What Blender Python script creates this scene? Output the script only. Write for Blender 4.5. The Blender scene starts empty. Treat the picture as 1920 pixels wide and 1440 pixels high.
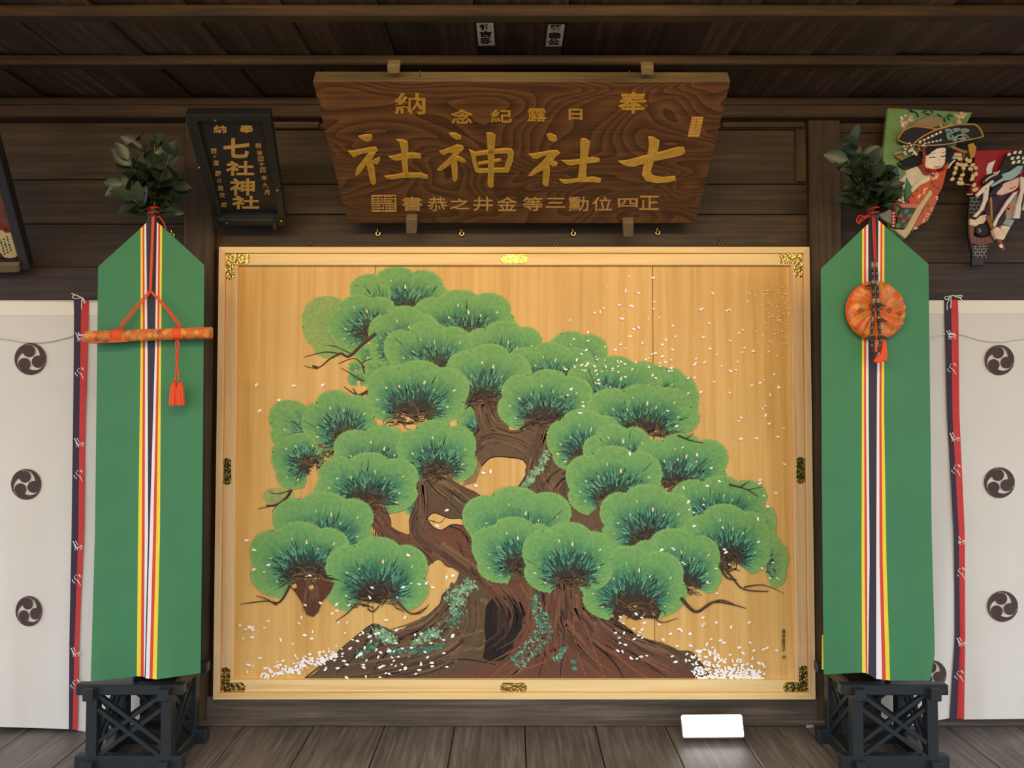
import bpy, bmesh, math, random
from mathutils import Vector, Matrix
from mathutils.geometry import tessellate_polygon
random.seed(7)
S = bpy.context.scene
COL = S.collection

# ------------------------------------------------------------------ camera, sky, lamps, exposure
F = 1440.0                      # focal length in pixels of the 1920 x 1440 frame
HOR = 730.0                     # image row of the horizon
TH = math.atan(0.035)           # slight upward pitch
CY = HOR - F * math.tan(TH)
CAMY = -2.82
def _dir(px, py):
    u = (px - 960.0) / F; v = -(py - CY) / F
    return Vector((u, math.cos(TH) - v * math.sin(TH), math.sin(TH) + v * math.cos(TH)))
_d = _dir(960, 1362)
CAMZ = -_d.z / _d.y * (-0.03 - CAMY)          # floor meets the baseboard at row 1362
CAM = Vector((0, CAMY, CAMZ))
cam = bpy.data.cameras.new('camera'); co = bpy.data.objects.new('camera', cam); COL.objects.link(co)
cam.sensor_width = 36; cam.lens = 36 * F / 1920; cam.shift_y = -(720 - CY) / 1920
cam.clip_start = 0.02
co.location = CAM; co.rotation_euler = (math.pi / 2 + TH, 0, 0); S.camera = co

w = bpy.data.worlds.new('sky'); S.world = w; w.use_nodes = True
bg = w.node_tree.nodes['Background']; bg.inputs[0].default_value = (0.86, 0.92, 1.0, 1); bg.inputs[1].default_value = 1.0

def area(name, loc, aim, sx, sy, col, power):
    l = bpy.data.lights.new(name, 'AREA'); l.shape = 'RECTANGLE'; l.size = sx; l.size_y = sy; l.color = col; l.energy = power
    o = bpy.data.objects.new(name, l); COL.objects.link(o); o.location = loc
    o.rotation_euler = (Vector(aim) - Vector(loc)).to_track_quat('-Z', 'Y').to_euler()
    return o
area('warm_eave_lamp', (0, -1.95, 2.12), (0, 0, 1.65), 2.6, 0.10, (1.0, 0.66, 0.28), 13)

S.view_settings.view_transform = 'Standard'; S.view_settings.look = 'None'
S.view_settings.gamma = 1; S.view_settings.use_curve_mapping = False
S.view_settings.exposure = 1.2

# ------------------------------------------------------------------ helpers
def lin(c):
    r = []
    for k in c[:3]:
        k /= 255.0
        r.append(k / 12.92 if k <= 0.04045 else ((k + 0.055) / 1.055) ** 2.4)
    return tuple(r) + (1.0,)

class Plane:
    """a real plane in the scene; px() finds where a photograph pixel's sight line meets it"""
    def __init__(s, p, n):
        s.p = Vector(p); s.n = Vector(n).normalized()
    def px(s, x, y, off=0.0):
        d = _dir(x, y)
        t = (s.p - CAM).dot(s.n) / d.dot(s.n)
        return CAM + d * t + s.n * off
def VP(y): return Plane((0, y, 0), (0, -1, 0))
def W(x, y, depth): return VP(depth).px(x, y)

def empty(name, loc, label=None, cat=None, group=None, kind=None):
    o = bpy.data.objects.new(name, None); COL.objects.link(o); o.location = loc; o.empty_display_size = 0.05
    tag(o, label, cat, group, kind); return o
def tag(o, label=None, cat=None, group=None, kind=None):
    if label: o['label'] = label
    if cat: o['category'] = cat
    if group: o['group'] = group
    if kind: o['kind'] = kind
    return o
def loc_of(o):
    v = Vector((0, 0, 0))
    while o: v += o.location; o = o.parent
    return v
def mk(name, verts, faces, mat, parent=None, smooth=False, cols=None, kind=None):
    """mesh from world-space vertices, stored relative to its parent"""
    off = loc_of(parent) if parent else Vector((0, 0, 0))
    me = bpy.data.meshes.new(name)
    me.from_pydata([tuple(Vector(v) - off) for v in verts], [], faces)
    if cols:
        a = me.color_attributes.new('Col', 'FLOAT_COLOR', 'POINT')
        a.data.foreach_set('color', [k for c in cols for k in c])
    if smooth: me.polygons.foreach_set('use_smooth', [True] * len(me.polygons))
    me.validate(); me.update()
    o = bpy.data.objects.new(name, me); COL.objects.link(o)
    if mat: me.materials.append(mat)
    if parent: o.parent = parent
    if kind: o['kind'] = kind
    return o
def bevel(o, wd, seg=2):
    m = o.modifiers.new('bevel', 'BEVEL'); m.width = wd; m.segments = seg; m.limit_method = 'ANGLE'; m.angle_limit = 0.6
    return o
def fixn(o):
    bm = bmesh.new(); bm.from_mesh(o.data); bmesh.ops.recalc_face_normals(bm, faces=bm.faces); bm.to_mesh(o.data); bm.free(); return o
BF = [(0, 1, 2, 3), (7, 6, 5, 4), (0, 4, 5, 1), (1, 5, 6, 2), (2, 6, 7, 3), (3, 7, 4, 0)]
def box(name, x0, x1, y0, y1, z0, z1, mat, parent=None, bv=0.003):
    v = [(x0, y0, z0), (x0, y1, z0), (x1, y1, z0), (x1, y0, z0), (x0, y0, z1), (x0, y1, z1), (x1, y1, z1), (x1, y0, z1)]
    o = mk(name, v, BF, mat, parent); fixn(o)
    if bv: bevel(o, bv, 1)
    return o
def beam(name, a, b, wd, th, mat, parent=None, up=(0, 0, 1), bv=0.0):
    a = Vector(a); b = Vector(b); d = (b - a).normalized()
    s = d.cross(Vector(up)); s = s.normalized() if s.length > 1e-4 else Vector((1, 0, 0))
    u = s.cross(d)
    v = []
    for p in (a, b):
        for i, j in ((-1, -1), (1, -1), (1, 1), (-1, 1)): v.append(p + s * i * wd / 2 + u * j * th / 2)
    o = mk(name, v, BF, mat, parent); fixn(o)
    if bv: bevel(o, bv, 1)
    return o
def smooth_path(pts, n=6):
    pts = [Vector(p) for p in pts]
    if len(pts) < 3: return pts
    out = []
    for i in range(len(pts) - 1):
        p0 = pts[max(i - 1, 0)]; p1 = pts[i]; p2 = pts[i + 1]; p3 = pts[min(i + 2, len(pts) - 1)]
        for k in range(n):
            t = k / n
            out.append(0.5 * ((2 * p1) + (p2 - p0) * t + (2 * p0 - 5 * p1 + 4 * p2 - p3) * t * t + (3 * p1 - p0 - 3 * p2 + p3) * t ** 3))
    out.append(pts[-1]); return out
def tube(name, pts, r, mat, parent=None, seg=8, n=5, cap=True):
    pts = smooth_path(pts, n); m = len(pts); v = []; f = []
    ref = None
    for i, p in enumerate(pts):
        d = (pts[min(i + 1, m - 1)] - pts[max(i - 1, 0)]).normalized()
        if ref is None: ref = Vector((0, 0, 1)) if abs(d.z) < 0.9 else Vector((1, 0, 0))
        s = d.cross(ref)
        s = s.normalized() if s.length > 1e-5 else Vector((1, 0, 0))
        u = s.cross(d).normalized(); ref = u
        rr = r(i / max(1, m - 1)) if callable(r) else r
        for k in range(seg):
            a = 2 * math.pi * k / seg; v.append(p + (s * math.cos(a) + u * math.sin(a)) * rr)
    for i in range(m - 1):
        for k in range(seg):
            f.append((i * seg + k, i * seg + (k + 1) % seg, (i + 1) * seg + (k + 1) % seg, (i + 1) * seg + k))
    if cap: f.append(tuple(range(seg))[::-1]); f.append(tuple(range((m - 1) * seg, m * seg)))
    return fixn(mk(name, v, f, mat, parent, True))
def tess(p2):
    return [t for t in tessellate_polygon([[Vector((a, b, 0)) for a, b in p2]])]
def prism(name, pts, pl, t0, t1, mat, parent=None, bv=0.0, seg=2):
    """outline in photograph pixels -> solid slab on plane pl, from offset t0 to t1 along its normal"""
    n = len(pts)
    v = [pl.px(x, y, t1) for x, y in pts] + [pl.px(x, y, t0) for x, y in pts]
    f = [tuple(range(n)), tuple(range(2 * n - 1, n - 1, -1))]
    f += [(i, (i + 1) % n, n + (i + 1) % n, n + i) for i in range(n)]
    o = mk(name, v, f, mat, parent); fixn(o)
    if bv: bevel(o, bv, seg)
    return o
def ell(cx, cy, rx, ry, n=20, rot=0):
    r = math.radians(rot)
    return [(cx + rx * math.cos(a) * math.cos(r) - ry * math.sin(a) * math.sin(r), cy + rx * math.cos(a) * math.sin(r) + ry * math.sin(a) * math.cos(r)) for a in (2 * math.pi * k / n for k in range(n))]
def zc(o, s, pts): return [(o[0] + x * s, o[1] + y * s) for x, y in pts]
def ribbon_px(pts, w0, w1=None):
    """outline (pixels) of a stroke along pts"""
    w1 = w0 if w1 is None else w1
    p = [Vector((a, b)) for a, b in pts]; m = len(p)
    L = []; R = []
    for i in range(m):
        d = p[min(i + 1, m - 1)] - p[max(i - 1, 0)]
        d = d.normalized() if d.length > 1e-6 else Vector((1, 0))
        nrm = Vector((-d.y, d.x)); wd = (w0 + (w1 - w0) * i / max(1, m - 1)) / 2
        L.append(tuple(p[i] + nrm * wd)); R.append(tuple(p[i] - nrm * wd))
    return L + R[::-1]
def sp2(pts, n=5):
    return [(p.x, p.y) for p in smooth_path([(a, b, 0) for a, b in pts], n)]

# ------------------------------------------------------------------ materials
def newmat(name):
    m = bpy.data.materials.new(name); m.use_nodes = True; nt = m.node_tree
    return m, nt, nt.nodes['Principled BSDF']
def N(nt, t, **kw):
    n = nt.nodes.new(t)
    for k, v in kw.items(): setattr(n, k, v)
    return n
def plain(name, c, rough=0.6, metal=0.0, var=0.06, scale=30.0, bump=0.0, bscale=200.0, spec=0.5, coat=0.0, sheen=0.0):
    m, nt, b = newmat(name)
    tc = N(nt, 'ShaderNodeTexCoord'); no = N(nt, 'ShaderNodeTexNoise'); no.inputs['Scale'].default_value = scale; no.inputs['Detail'].default_value = 4
    nt.links.new(tc.outputs['Object'], no.inputs['Vector'])
    mr = N(nt, 'ShaderNodeMapRange'); mr.inputs[3].default_value = 1 - var; mr.inputs[4].default_value = 1 + var
    mr.inputs[1].default_value = 0.3; mr.inputs[2].default_value = 0.7
    nt.links.new(no.outputs[0], mr.inputs[0])
    mx = N(nt, 'ShaderNodeVectorMath', operation='SCALE'); mx.inputs[0].default_value = lin(c)[:3]
    nt.links.new(mr.outputs[0], mx.inputs['Scale']); nt.links.new(mx.outputs[0], b.inputs['Base Color'])
    b.inputs['Roughness'].default_value = rough; b.inputs['Metallic'].default_value = metal
    b.inputs['Specular IOR Level'].default_value = spec; b.inputs['Coat Weight'].default_value = coat
    b.inputs['Sheen Weight'].default_value = sheen
    if bump:
        n2 = N(nt, 'ShaderNodeTexNoise'); n2.inputs['Scale'].default_value = bscale; n2.inputs['Detail'].default_value = 3
        nt.links.new(tc.outputs['Object'], n2.inputs['Vector'])
        bp = N(nt, 'ShaderNodeBump'); bp.inputs['Strength'].default_value = bump; bp.inputs['Distance'].default_value = 0.004
        nt.links.new(n2.outputs[0], bp.inputs['Height']); nt.links.new(bp.outputs[0], b.inputs['Normal'])
    return m
def ramp(nt, stops):
    r = N(nt, 'ShaderNodeValToRGB'); e = r.color_ramp.elements
    while len(e) < len(stops): e.new(0.5)
    for k, (p, c) in zip(e, stops): k.position = p; k.color = lin(c)
    return r
def wood(name, stops, axis, rough=0.6, fine=60.0, stretch=0.035, bump=0.25, blotch=0.35, world=False, coat=0.0, spec=0.4):
    """streaky grain along one axis; every object gets its own piece of the pattern"""
    m, nt, b = newmat(name)
    if world:
        g = N(nt, 'ShaderNodeNewGeometry'); src = g.outputs['Position']
    else:
        tc = N(nt, 'ShaderNodeTexCoord'); oi = N(nt, 'ShaderNodeObjectInfo')
        sc = N(nt, 'ShaderNodeVectorMath', operation='SCALE'); sc.inputs[0].default_value = (17.3, 9.1, 23.7); nt.links.new(oi.outputs['Random'], sc.inputs['Scale'])
        ad = N(nt, 'ShaderNodeVectorMath', operation='ADD'); nt.links.new(tc.outputs['Object'], ad.inputs[0]); nt.links.new(sc.outputs[0], ad.inputs[1]); src = ad.outputs[0]
    mp = N(nt, 'ShaderNodeMapping'); s = [1.0, 1.0, 1.0]; s['xyz'.index(axis)] = stretch; mp.inputs['Scale'].default_value = s
    nt.links.new(src, mp.inputs['Vector'])
    n1 = N(nt, 'ShaderNodeTexNoise'); n1.inputs['Scale'].default_value = fine; n1.inputs['Detail'].default_value = 6; n1.inputs['Roughness'].default_value = 0.65; n1.inputs['Distortion'].default_value = 0.4
    nt.links.new(mp.outputs[0], n1.inputs['Vector'])
    r = ramp(nt, stops); nt.links.new(n1.outputs[0], r.inputs[0])
    n2 = N(nt, 'ShaderNodeTexNoise'); n2.inputs['Scale'].default_value = 3.0; n2.inputs['Detail'].default_value = 5
    nt.links.new(src, n2.inputs['Vector'])
    mr = N(nt, 'ShaderNodeMapRange'); mr.inputs[1].default_value = 0.3; mr.inputs[2].default_value = 0.7; mr.inputs[3].default_value = 1 - blotch; mr.inputs[4].default_value = 1 + blotch
    nt.links.new(n2.outputs[0], mr.inputs[0])
    mx = N(nt, 'ShaderNodeVectorMath', operation='SCALE'); nt.links.new(r.outputs[0], mx.inputs[0]); nt.links.new(mr.outputs[0], mx.inputs['Scale'])
    nt.links.new(mx.outputs[0], b.inputs['Base Color'])
    b.inputs['Roughness'].default_value = rough; b.inputs['Coat Weight'].default_value = coat; b.inputs['Specular IOR Level'].default_value = spec
    if bump:
        bp = N(nt, 'ShaderNodeBump'); bp.inputs['Strength'].default_value = bump; bp.inputs['Distance'].default_value = 0.003
        nt.links.new(n1.outputs[0], bp.inputs['Height']); nt.links.new(bp.outputs[0], b.inputs['Normal'])
    return m
def figured(name, stops, rough=0.45):
    """wood with swirling growth rings, for the signboard"""
    m, nt, b = newmat(name)
    tc = N(nt, 'ShaderNodeTexCoord'); mp = N(nt, 'ShaderNodeMapping'); mp.inputs['Scale'].default_value = (1.0, 2.6, 2.6)
    nt.links.new(tc.outputs['Object'], mp.inputs['Vector'])
    n1 = N(nt, 'ShaderNodeTexNoise'); n1.inputs['Scale'].default_value = 1.5; n1.inputs['Detail'].default_value = 1.2; n1.inputs['Distortion'].default_value = 0.9
    nt.links.new(mp.outputs[0], n1.inputs['Vector'])
    mu = N(nt, 'ShaderNodeMath', operation='MULTIPLY'); mu.inputs[1].default_value = 22; nt.links.new(n1.outputs[0], mu.inputs[0])
    fr = N(nt, 'ShaderNodeMath', operation='FRACT'); nt.links.new(mu.outputs[0], fr.inputs[0])
    mp2 = N(nt, 'ShaderNodeMapping'); mp2.inputs['Scale'].default_value = (2, 60, 60); nt.links.new(tc.outputs['Object'], mp2.inputs['Vector'])
    n2 = N(nt, 'ShaderNodeTexNoise'); n2.inputs['Scale'].default_value = 1.6; n2.inputs['Detail'].default_value = 5; nt.links.new(mp2.outputs[0], n2.inputs['Vector'])
    ad = N(nt, 'ShaderNodeMath', operation='MULTIPLY_ADD'); ad.inputs[1].default_value = 0.42; nt.links.new(fr.outputs[0], ad.inputs[0])
    m3 = N(nt, 'ShaderNodeMath', operation='MULTIPLY'); m3.inputs[1].default_value = 0.7; nt.links.new(n2.outputs[0], m3.inputs[0]); nt.links.new(m3.outputs[0], ad.inputs[2])
    r = ramp(nt, stops); nt.links.new(ad.outputs[0], r.inputs[0]); nt.links.new(r.outputs[0], b.inputs['Base Color'])
    b.inputs['Roughness'].default_value = rough; b.inputs['Specular IOR Level'].default_value = 0.35
    return m
def painted(name, rough=0.55):
    m, nt, b = newmat(name)
    at = N(nt, 'ShaderNodeAttribute'); at.attribute_name = 'Col'
    g = N(nt, 'ShaderNodeNewGeometry'); no = N(nt, 'ShaderNodeTexNoise'); no.inputs['Scale'].default_value = 90; no.inputs['Detail'].default_value = 4
    nt.links.new(g.outputs['Position'], no.inputs['Vector'])
    mr = N(nt, 'ShaderNodeMapRange'); mr.inputs[1].default_value = 0.3; mr.inputs[2].default_value = 0.7; mr.inputs[3].default_value = 0.86; mr.inputs[4].default_value = 1.14
    nt.links.new(no.outputs[0], mr.inputs[0])
    mx = N(nt, 'ShaderNodeVectorMath', operation='SCALE'); nt.links.new(at.outputs['Color'], mx.inputs[0]); nt.links.new(mr.outputs[0], mx.inputs['Scale'])
    nt.links.new(mx.outputs[0], b.inputs['Base Color']); b.inputs['Roughness'].default_value = rough; b.inputs['Specular IOR Level'].default_value = 0.25
    return m
def brocade(name, scale=60.0, swap=False):
    """orange gold brocade with small woven diamonds"""
    m, nt, b = newmat(name)
    tc = N(nt, 'ShaderNodeTexCoord'); mp = N(nt, 'ShaderNodeMapping'); mp.inputs['Rotation'].default_value = (0, math.radians(45), 0)
    nt.links.new(tc.outputs['Object'], mp.inputs['Vector'])
    sn = N(nt, 'ShaderNodeVectorMath', operation='SNAP'); sn.inputs[1].default_value = (1 / scale, 10, 1 / scale); nt.links.new(mp.outputs[0], sn.inputs[0])
    wn = N(nt, 'ShaderNodeTexWhiteNoise'); nt.links.new(sn.outputs[0], wn.inputs['Vector'])
    r = ramp(nt, [(0.0, (205, 95, 30)), (0.30, (170, 120, 30)), (0.48, (215, 110, 40)), (0.62, (225, 165, 40)), (0.74, (225, 140, 100)), (0.86, (110, 35, 45)), (0.93, (205, 90, 25))])
    r.color_ramp.interpolation = 'CONSTANT'; nt.links.new(wn.outputs[0], r.inputs[0])
    no = N(nt, 'ShaderNodeTexNoise'); no.inputs['Scale'].default_value = 260; nt.links.new(tc.outputs['Object'], no.inputs['Vector'])
    r2 = ramp(nt, [(0.35, (110, 85, 20)), (0.55, (225, 105, 25))]); nt.links.new(no.outputs[0], r2.inputs[0])
    mx = N(nt, 'ShaderNodeMix', data_type='RGBA'); mx.inputs[0].default_value = 0.4
    nt.links.new(r.outputs[0], mx.inputs[6]); nt.links.new(r2.outputs[0], mx.inputs[7]); nt.links.new(mx.outputs[2], b.inputs['Base Color'])
    b.inputs['Roughness'].default_value = 0.42; b.inputs['Sheen Weight'].default_value = 0.2
    return m

M = {}
M['plank'] = wood('weathered_wall_plank', [(0.25, (36, 27, 17)), (0.5, (60, 46, 29)), (0.75, (82, 64, 41))], 'x', rough=0.62)
M['post'] = wood('post_wood', [(0.25, (40, 30, 18)), (0.5, (66, 50, 31)), (0.75, (90, 69, 43))], 'z', rough=0.62)
M['beam'] = wood('beam_wood', [(0.25, (32, 24, 18)), (0.5, (54, 40, 29)), (0.75, (76, 56, 40))], 'x', rough=0.6)
M['ceil'] = wood('ceiling_board_wood', [(0.2, (44, 33, 25)), (0.5, (72, 55, 43)), (0.8, (108, 92, 78))], 'y', rough=0.62, fine=45)
M['floor'] = wood('worn_floor_plank', [(0.2, (66, 61, 58)), (0.5, (106, 99, 95)), (0.8, (146, 138, 132))], 'y', rough=0.5, fine=70, stretch=0.05, blotch=0.25)
M['base'] = wood('worn_baseboard', [(0.2, (52, 45, 38)), (0.5, (84, 73, 62)), (0.8, (120, 106, 90))], 'x', rough=0.6)
M['gap'] = plain('dark_gap', (20, 16, 12), 0.9)
M['gold_board'] = wood('golden_painted_board', [(0.22, (192, 146, 74)), (0.42, (212, 166, 92)), (0.58, (224, 182, 110)), (0.8, (236, 200, 132))], 'z', rough=0.45, fine=22, stretch=0.03, bump=0.04, blotch=0.05, world=True)
M['frame_x'] = wood('pale_cypress_rail', [(0.3, (220, 180, 116)), (0.5, (240, 208, 146)), (0.75, (246, 220, 166))], 'x', rough=0.5, fine=32, stretch=0.04, bump=0.06, blotch=0.04)
M['frame_z'] = wood('pale_cypress_stile', [(0.3, (206, 162, 112)), (0.5, (226, 188, 138)), (0.75, (234, 202, 158))], 'z', rough=0.5, fine=40, stretch=0.04, bump=0.06, blotch=0.04)
M['gilt'] = plain('gilt_metal', (222, 186, 104), 0.15, 1.0, 0.1, 40, bump=1.0, bscale=90)
M['rivet'] = plain('rivet', (225, 205, 150), 0.25, 1.0)
M['brass'] = plain('polished_brass', (240, 200, 110), 0.25, 1.0)
M['iron'] = plain('dull_steel', (120, 105, 85), 0.45, 1.0)
M['paint'] = painted('mineral_paint')
M['sign'] = figured('figured_zelkova', [(0.1, (38, 22, 14)), (0.32, (60, 37, 23)), (0.55, (80, 51, 30)), (0.85, (104, 70, 42))])
M['sign_edge'] = wood('signboard_edge', [(0.3, (78, 68, 48)), (0.6, (104, 92, 66))], 'x', rough=0.7)
M['block'] = plain('grey_wood_block', (112, 96, 72), 0.7, 0, 0.12, 40)
M['gold'] = plain('gold_leaf', (222, 176, 78), 0.3, 0.65, 0.14, 60, bump=0.25, bscale=160)
M['gold_pale'] = plain('faded_gold_paint', (196, 156, 92), 0.5, 0.35, 0.12, 60)
M['lacquer'] = plain('black_lacquer', (26, 27, 30), 0.42, 0, 0.15, 12)
M['stand'] = plain('stand_lacquer', (36, 41, 45), 0.36, 0, 0.12, 10)
M['stand_top'] = plain('stand_top_lacquer', (24, 26, 28), 0.12, 0, 0.1, 10)
M['green'] = plain('green_silk', (56, 124, 80), 0.62, 0, 0.04, 9, sheen=0.15)
M['green_dk'] = plain('green_silk_back', (36, 104, 66), 0.65, 0, 0.04, 9)
M['yellow'] = plain('yellow_silk', (236, 214, 50), 0.6, 0, 0.03)
M['red'] = plain('vermilion_silk', (216, 62, 38), 0.6, 0, 0.03)
M['white'] = plain('white_silk', (236, 230, 232), 0.6, 0, 0.02)
M['navy'] = plain('dark_purple_silk', (44, 36, 52), 0.6, 0, 0.05)
M['cord'] = plain('vermilion_cord', (222, 78, 26), 0.65, 0, 0.1, 200, bump=0.3, bscale=500)
M['cord_red'] = plain('red_cord', (196, 44, 24), 0.65, 0, 0.1, 200)
M['curtain'] = plain('white_curtain_cloth', (220, 214, 205), 0.8, 0, 0.03, 4, sheen=0.1)
M['hem'] = plain('curtain_hem', (238, 230, 214), 0.8, 0, 0.02, 4)
M['crest'] = plain('crest_dye', (74, 55, 50), 0.8, 0, 0.06)
M['rib_navy'] = plain('ribbon_purple', (58, 42, 62), 0.8, 0, 0.06)
M['rib_red'] = plain('ribbon_red', (206, 58, 56), 0.8, 0, 0.05)
M['string'] = plain('white_string', (236, 230, 218), 0.8, 0, 0.05)
M['leaf'] = plain('sakaki_leaf', (46, 62, 45), 0.42, 0, 0.25, 14)
M['stem'] = plain('twig', (126, 104, 62), 0.7, 0, 0.1)
M['bead'] = plain('dark_stone_bead', (44, 46, 38), 0.18, 0, 0.3, 60)
M['bead_lt'] = plain('speckled_stone_bead', (120, 112, 84), 0.22, 0, 0.35, 90)
M['brocade'] = brocade('brocade', 72)
M['brocade2'] = brocade('brocade_disc', 62)
M['paper'] = plain('paper', (214, 206, 186), 0.8)
M['ink'] = plain('ink', (20, 18, 18), 0.7)
M['scrap'] = plain('grey_scrap', (190, 186, 178), 0.7)
M['ground'] = plain('gravel_ground', (128, 120, 106), 0.9, 0, 0.1, 3)

# ------------------------------------------------------------------ the setting
XW = 3.3
g = mk('ground', [(-60, -60, -0.75), (60, -60, -0.75), (60, 4, -0.75), (-60, 4, -0.75)], [(0, 1, 2, 3)], M['ground']); g['kind'] = 'structure'

def zpx(py, y=0.0): return W(960, py, y).z
def xpx(px, y=0.0, py=HOR): return W(px, py, y).x

# floor: planks running towards the wall
fl = empty('floor', (0, 0, 0), kind='structure')
box('subfloor', -XW, XW, -2.1, 0.1, -0.16, -0.03, M['gap'], fl, 0)
x = xpx(984, -0.03, 1362) - 0.2515 * 13
fp = None
for k in range(26):
    if fp is None:
        fp = box('plank', -0.1240, 0.1240, -2.1, -0.022, -0.03, 0.0, M['floor'], fl, 0.002); fp.location.x = x + 0.12575; fp0 = fp
    else:
        o = fp0.copy(); COL.objects.link(o); o.location.x = x + 0.12575; o.location.z = random.uniform(-0.0008, 0.0008)
    x += 0.2515
bs = empty('baseboard_back', (0, 0, 0), kind='structure')
zb = zpx(1313, -0.03)
box('board', -XW, XW, -0.030, 0.02, 0.012, zb + 0.012, M['base'], bs, 0.004)
box('ledge', -XW, XW, -0.036, 0.02, 0.0, 0.022, M['base'], bs, 0.005)

# back wall: horizontal planks in three bays between the posts
wl = empty('wall_back', (0, 0, 0), kind='structure')
box('backing', -XW, XW, 0.022, 0.06, -0.16, 2.45, M['gap'], wl, 0)
XL0, XL1 = xpx(345, -0.03, 330), xpx(403, -0.03, 330)
XR0, XR1 = xpx(1517, -0.03, 330), xpx(1577, -0.03, 330)
def planks(x0, x1, rows, parent):
    for i in range(len(rows) - 1):
        a, b = zpx(rows[i]), zpx(rows[i + 1])
        box('plank', x0, x1, random.uniform(-0.002, 0.002), 0.022, b + 0.0012, a - 0.0012, M['plank'], parent, 0.002)
planks(-XW, XL0 + 0.01, [150, 226, 337, 420, 502, 640, 800, 960, 1120, 1240, 1330], wl)
planks(XL1 - 0.01, XR0 + 0.01, [150, 243, 345, 402, 470, 640, 800, 960, 1120, 1240, 1330], wl)
planks(XR1 - 0.01, XW, [150, 249, 382, 493, 640, 800, 960, 1120, 1240, 1330], wl)
# slim raised panel frame near the top of the middle bay
for (a, b, c, d) in ((404, 600, 229, 243), (1352, 1506, 229, 241)):
    box('cleat', xpx(a, 0, 236), xpx(b, 0, 236), -0.016, 0.0, zpx(d), zpx(c), M['plank'], wl, 0.003)
box('cleat', xpx(1490, 0, 290), xpx(1510, 0, 290), -0.012, 0.0, zpx(342), zpx(243), M['post'], wl, 0.003)

t1 = box('trim_1', XL0, XL1, -0.032, 0.02, 0.0, 2.35, M['post'], None, 0.004); t1['kind'] = 'structure'
t2 = box('trim_2', XR0, XR1, -0.032, 0.02, 0.0, 2.35, M['post'], None, 0.004); t2['kind'] = 'structure'
ZC = zpx(178, -0.07)                       # underside of the ceiling boards
zt = zpx(219, -0.07)
t3 = empty('trim_3', (0, 0, 0), kind='structure')
box('rail', -XW, XW, -0.070, 0.0, zt, zpx(195, -0.07), M['beam'], t3, 0.005)
box('rail', -XW, XW, -0.055, 0.0, zpx(195, -0.07) + 0.001, ZC, M['beam'], t3, 0.004)
t4 = box('trim_4', -XW, XL0 - 0.001, -0.045, 0.0, zpx(566, -0.045), zpx(499, -0.045), M['beam'], None, 0.005); t4['kind'] = 'structure'
t5 = box('trim_5', XR1 + 0.001, XW, -0.045, 0.0, zpx(566, -0.045), zpx(492, -0.045), M['beam'], None, 0.005); t5['kind'] = 'structure'

# ceiling: boards running towards the viewer, carried on cross battens
ce = empty('ceiling', (0, 0, 0), kind='structure')
EAVE = -3.1
x = -XW; cb = None
while x < XW:
    if cb is None:
        cb = box('board', -0.1325, 0.1325, EAVE, 0.0, 0.0, 0.016, M['ceil'], ce, 0.003); cb0 = cb
    else:
        cb = cb0.copy(); COL.objects.link(cb)
    cb.location = (x + 0.133, 0, ZC + random.uniform(0.0, 0.006)); cb.rotation_euler.y = 0.03
    x += 0.266
box('backing', -XW, XW, EAVE, 0.05, ZC + 0.035, ZC + 0.10, M['gap'], ce, 0)
y = -0.407; bt = None
while y > EAVE + 0.05:
    if bt is None:
        bt = box('batten', -XW, XW, 0.0, 0.044, -0.032, 0.0, M['beam'], ce, 0.004); bt0 = bt
    else:
        bt = bt0.copy(); COL.objects.link(bt)
    bt.location = (0, y, ZC + 0.001); y -= 0.32

# ------------------------------------------------------------------ the framed pine painting
YB = -0.036                                   # face of the golden boards
PB_PL = VP(YB)
def fx(px, py, yy): return W(px, py, yy)
pz0, pz1 = W(964, 1312, -0.066).z, W(964, 462.5, -0.066).z
px0 = (W(410, 463, -0.066).x + W(399, 1312, -0.066).x) / 2
px1 = (W(1518, 463, -0.066).x + W(1530, 1311, -0.066).x) / 2
pt = empty('framed_painting', ((px0 + px1) / 2, -0.036, pz0), 'very large pale wooden framed painting of a green pine on gold boards', 'painting')
LW, RW = 0.0225, 0.0420                       # lip and rail widths
def mitre(name, p, q, inx, inz, y0, y1, mat, e0, e1):
    """frame member between outer corners p and q (x, z), inner edge shifted by in, mitred ends"""
    a = [p, q, (q[0] + e1[0], q[1] + e1[1]), (p[0] + e0[0], p[1] + e0[1])]
    v = [(c[0], y0, c[1]) for c in a] + [(c[0], y1, c[1]) for c in a]
    o = mk(name, v, BF, mat, pt); fixn(o); bevel(o, 0.002, 2); return o
def ring(name, x0, x1, z0, z1, wd, y0, y1):
    mitre(name, (x0, z1), (x1, z1), 0, 0, y0, y1, M['frame_x'], (wd, -wd), (-wd, -wd))
    mitre(name, (x0, z0), (x1, z0), 0, 0, y0, y1, M['frame_x'], (wd, wd), (-wd, wd))
    mitre(name, (x0, z0), (x0, z1), 0, 0, y0, y1, M['frame_z'], (wd, wd), (wd, -wd))
    mitre(name, (x1, z0), (x1, z1), 0, 0, y0, y1, M['frame_z'], (-wd, wd), (-wd, -wd))
ring('frame_lip', px0, px1, pz0, pz1, LW, -0.066, -0.003)
ix0, ix1, iz0, iz1 = px0 + LW + 0.0006, px1 - LW - 0.0006, pz0 + LW + 0.0006, pz1 - LW - 0.0006
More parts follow.
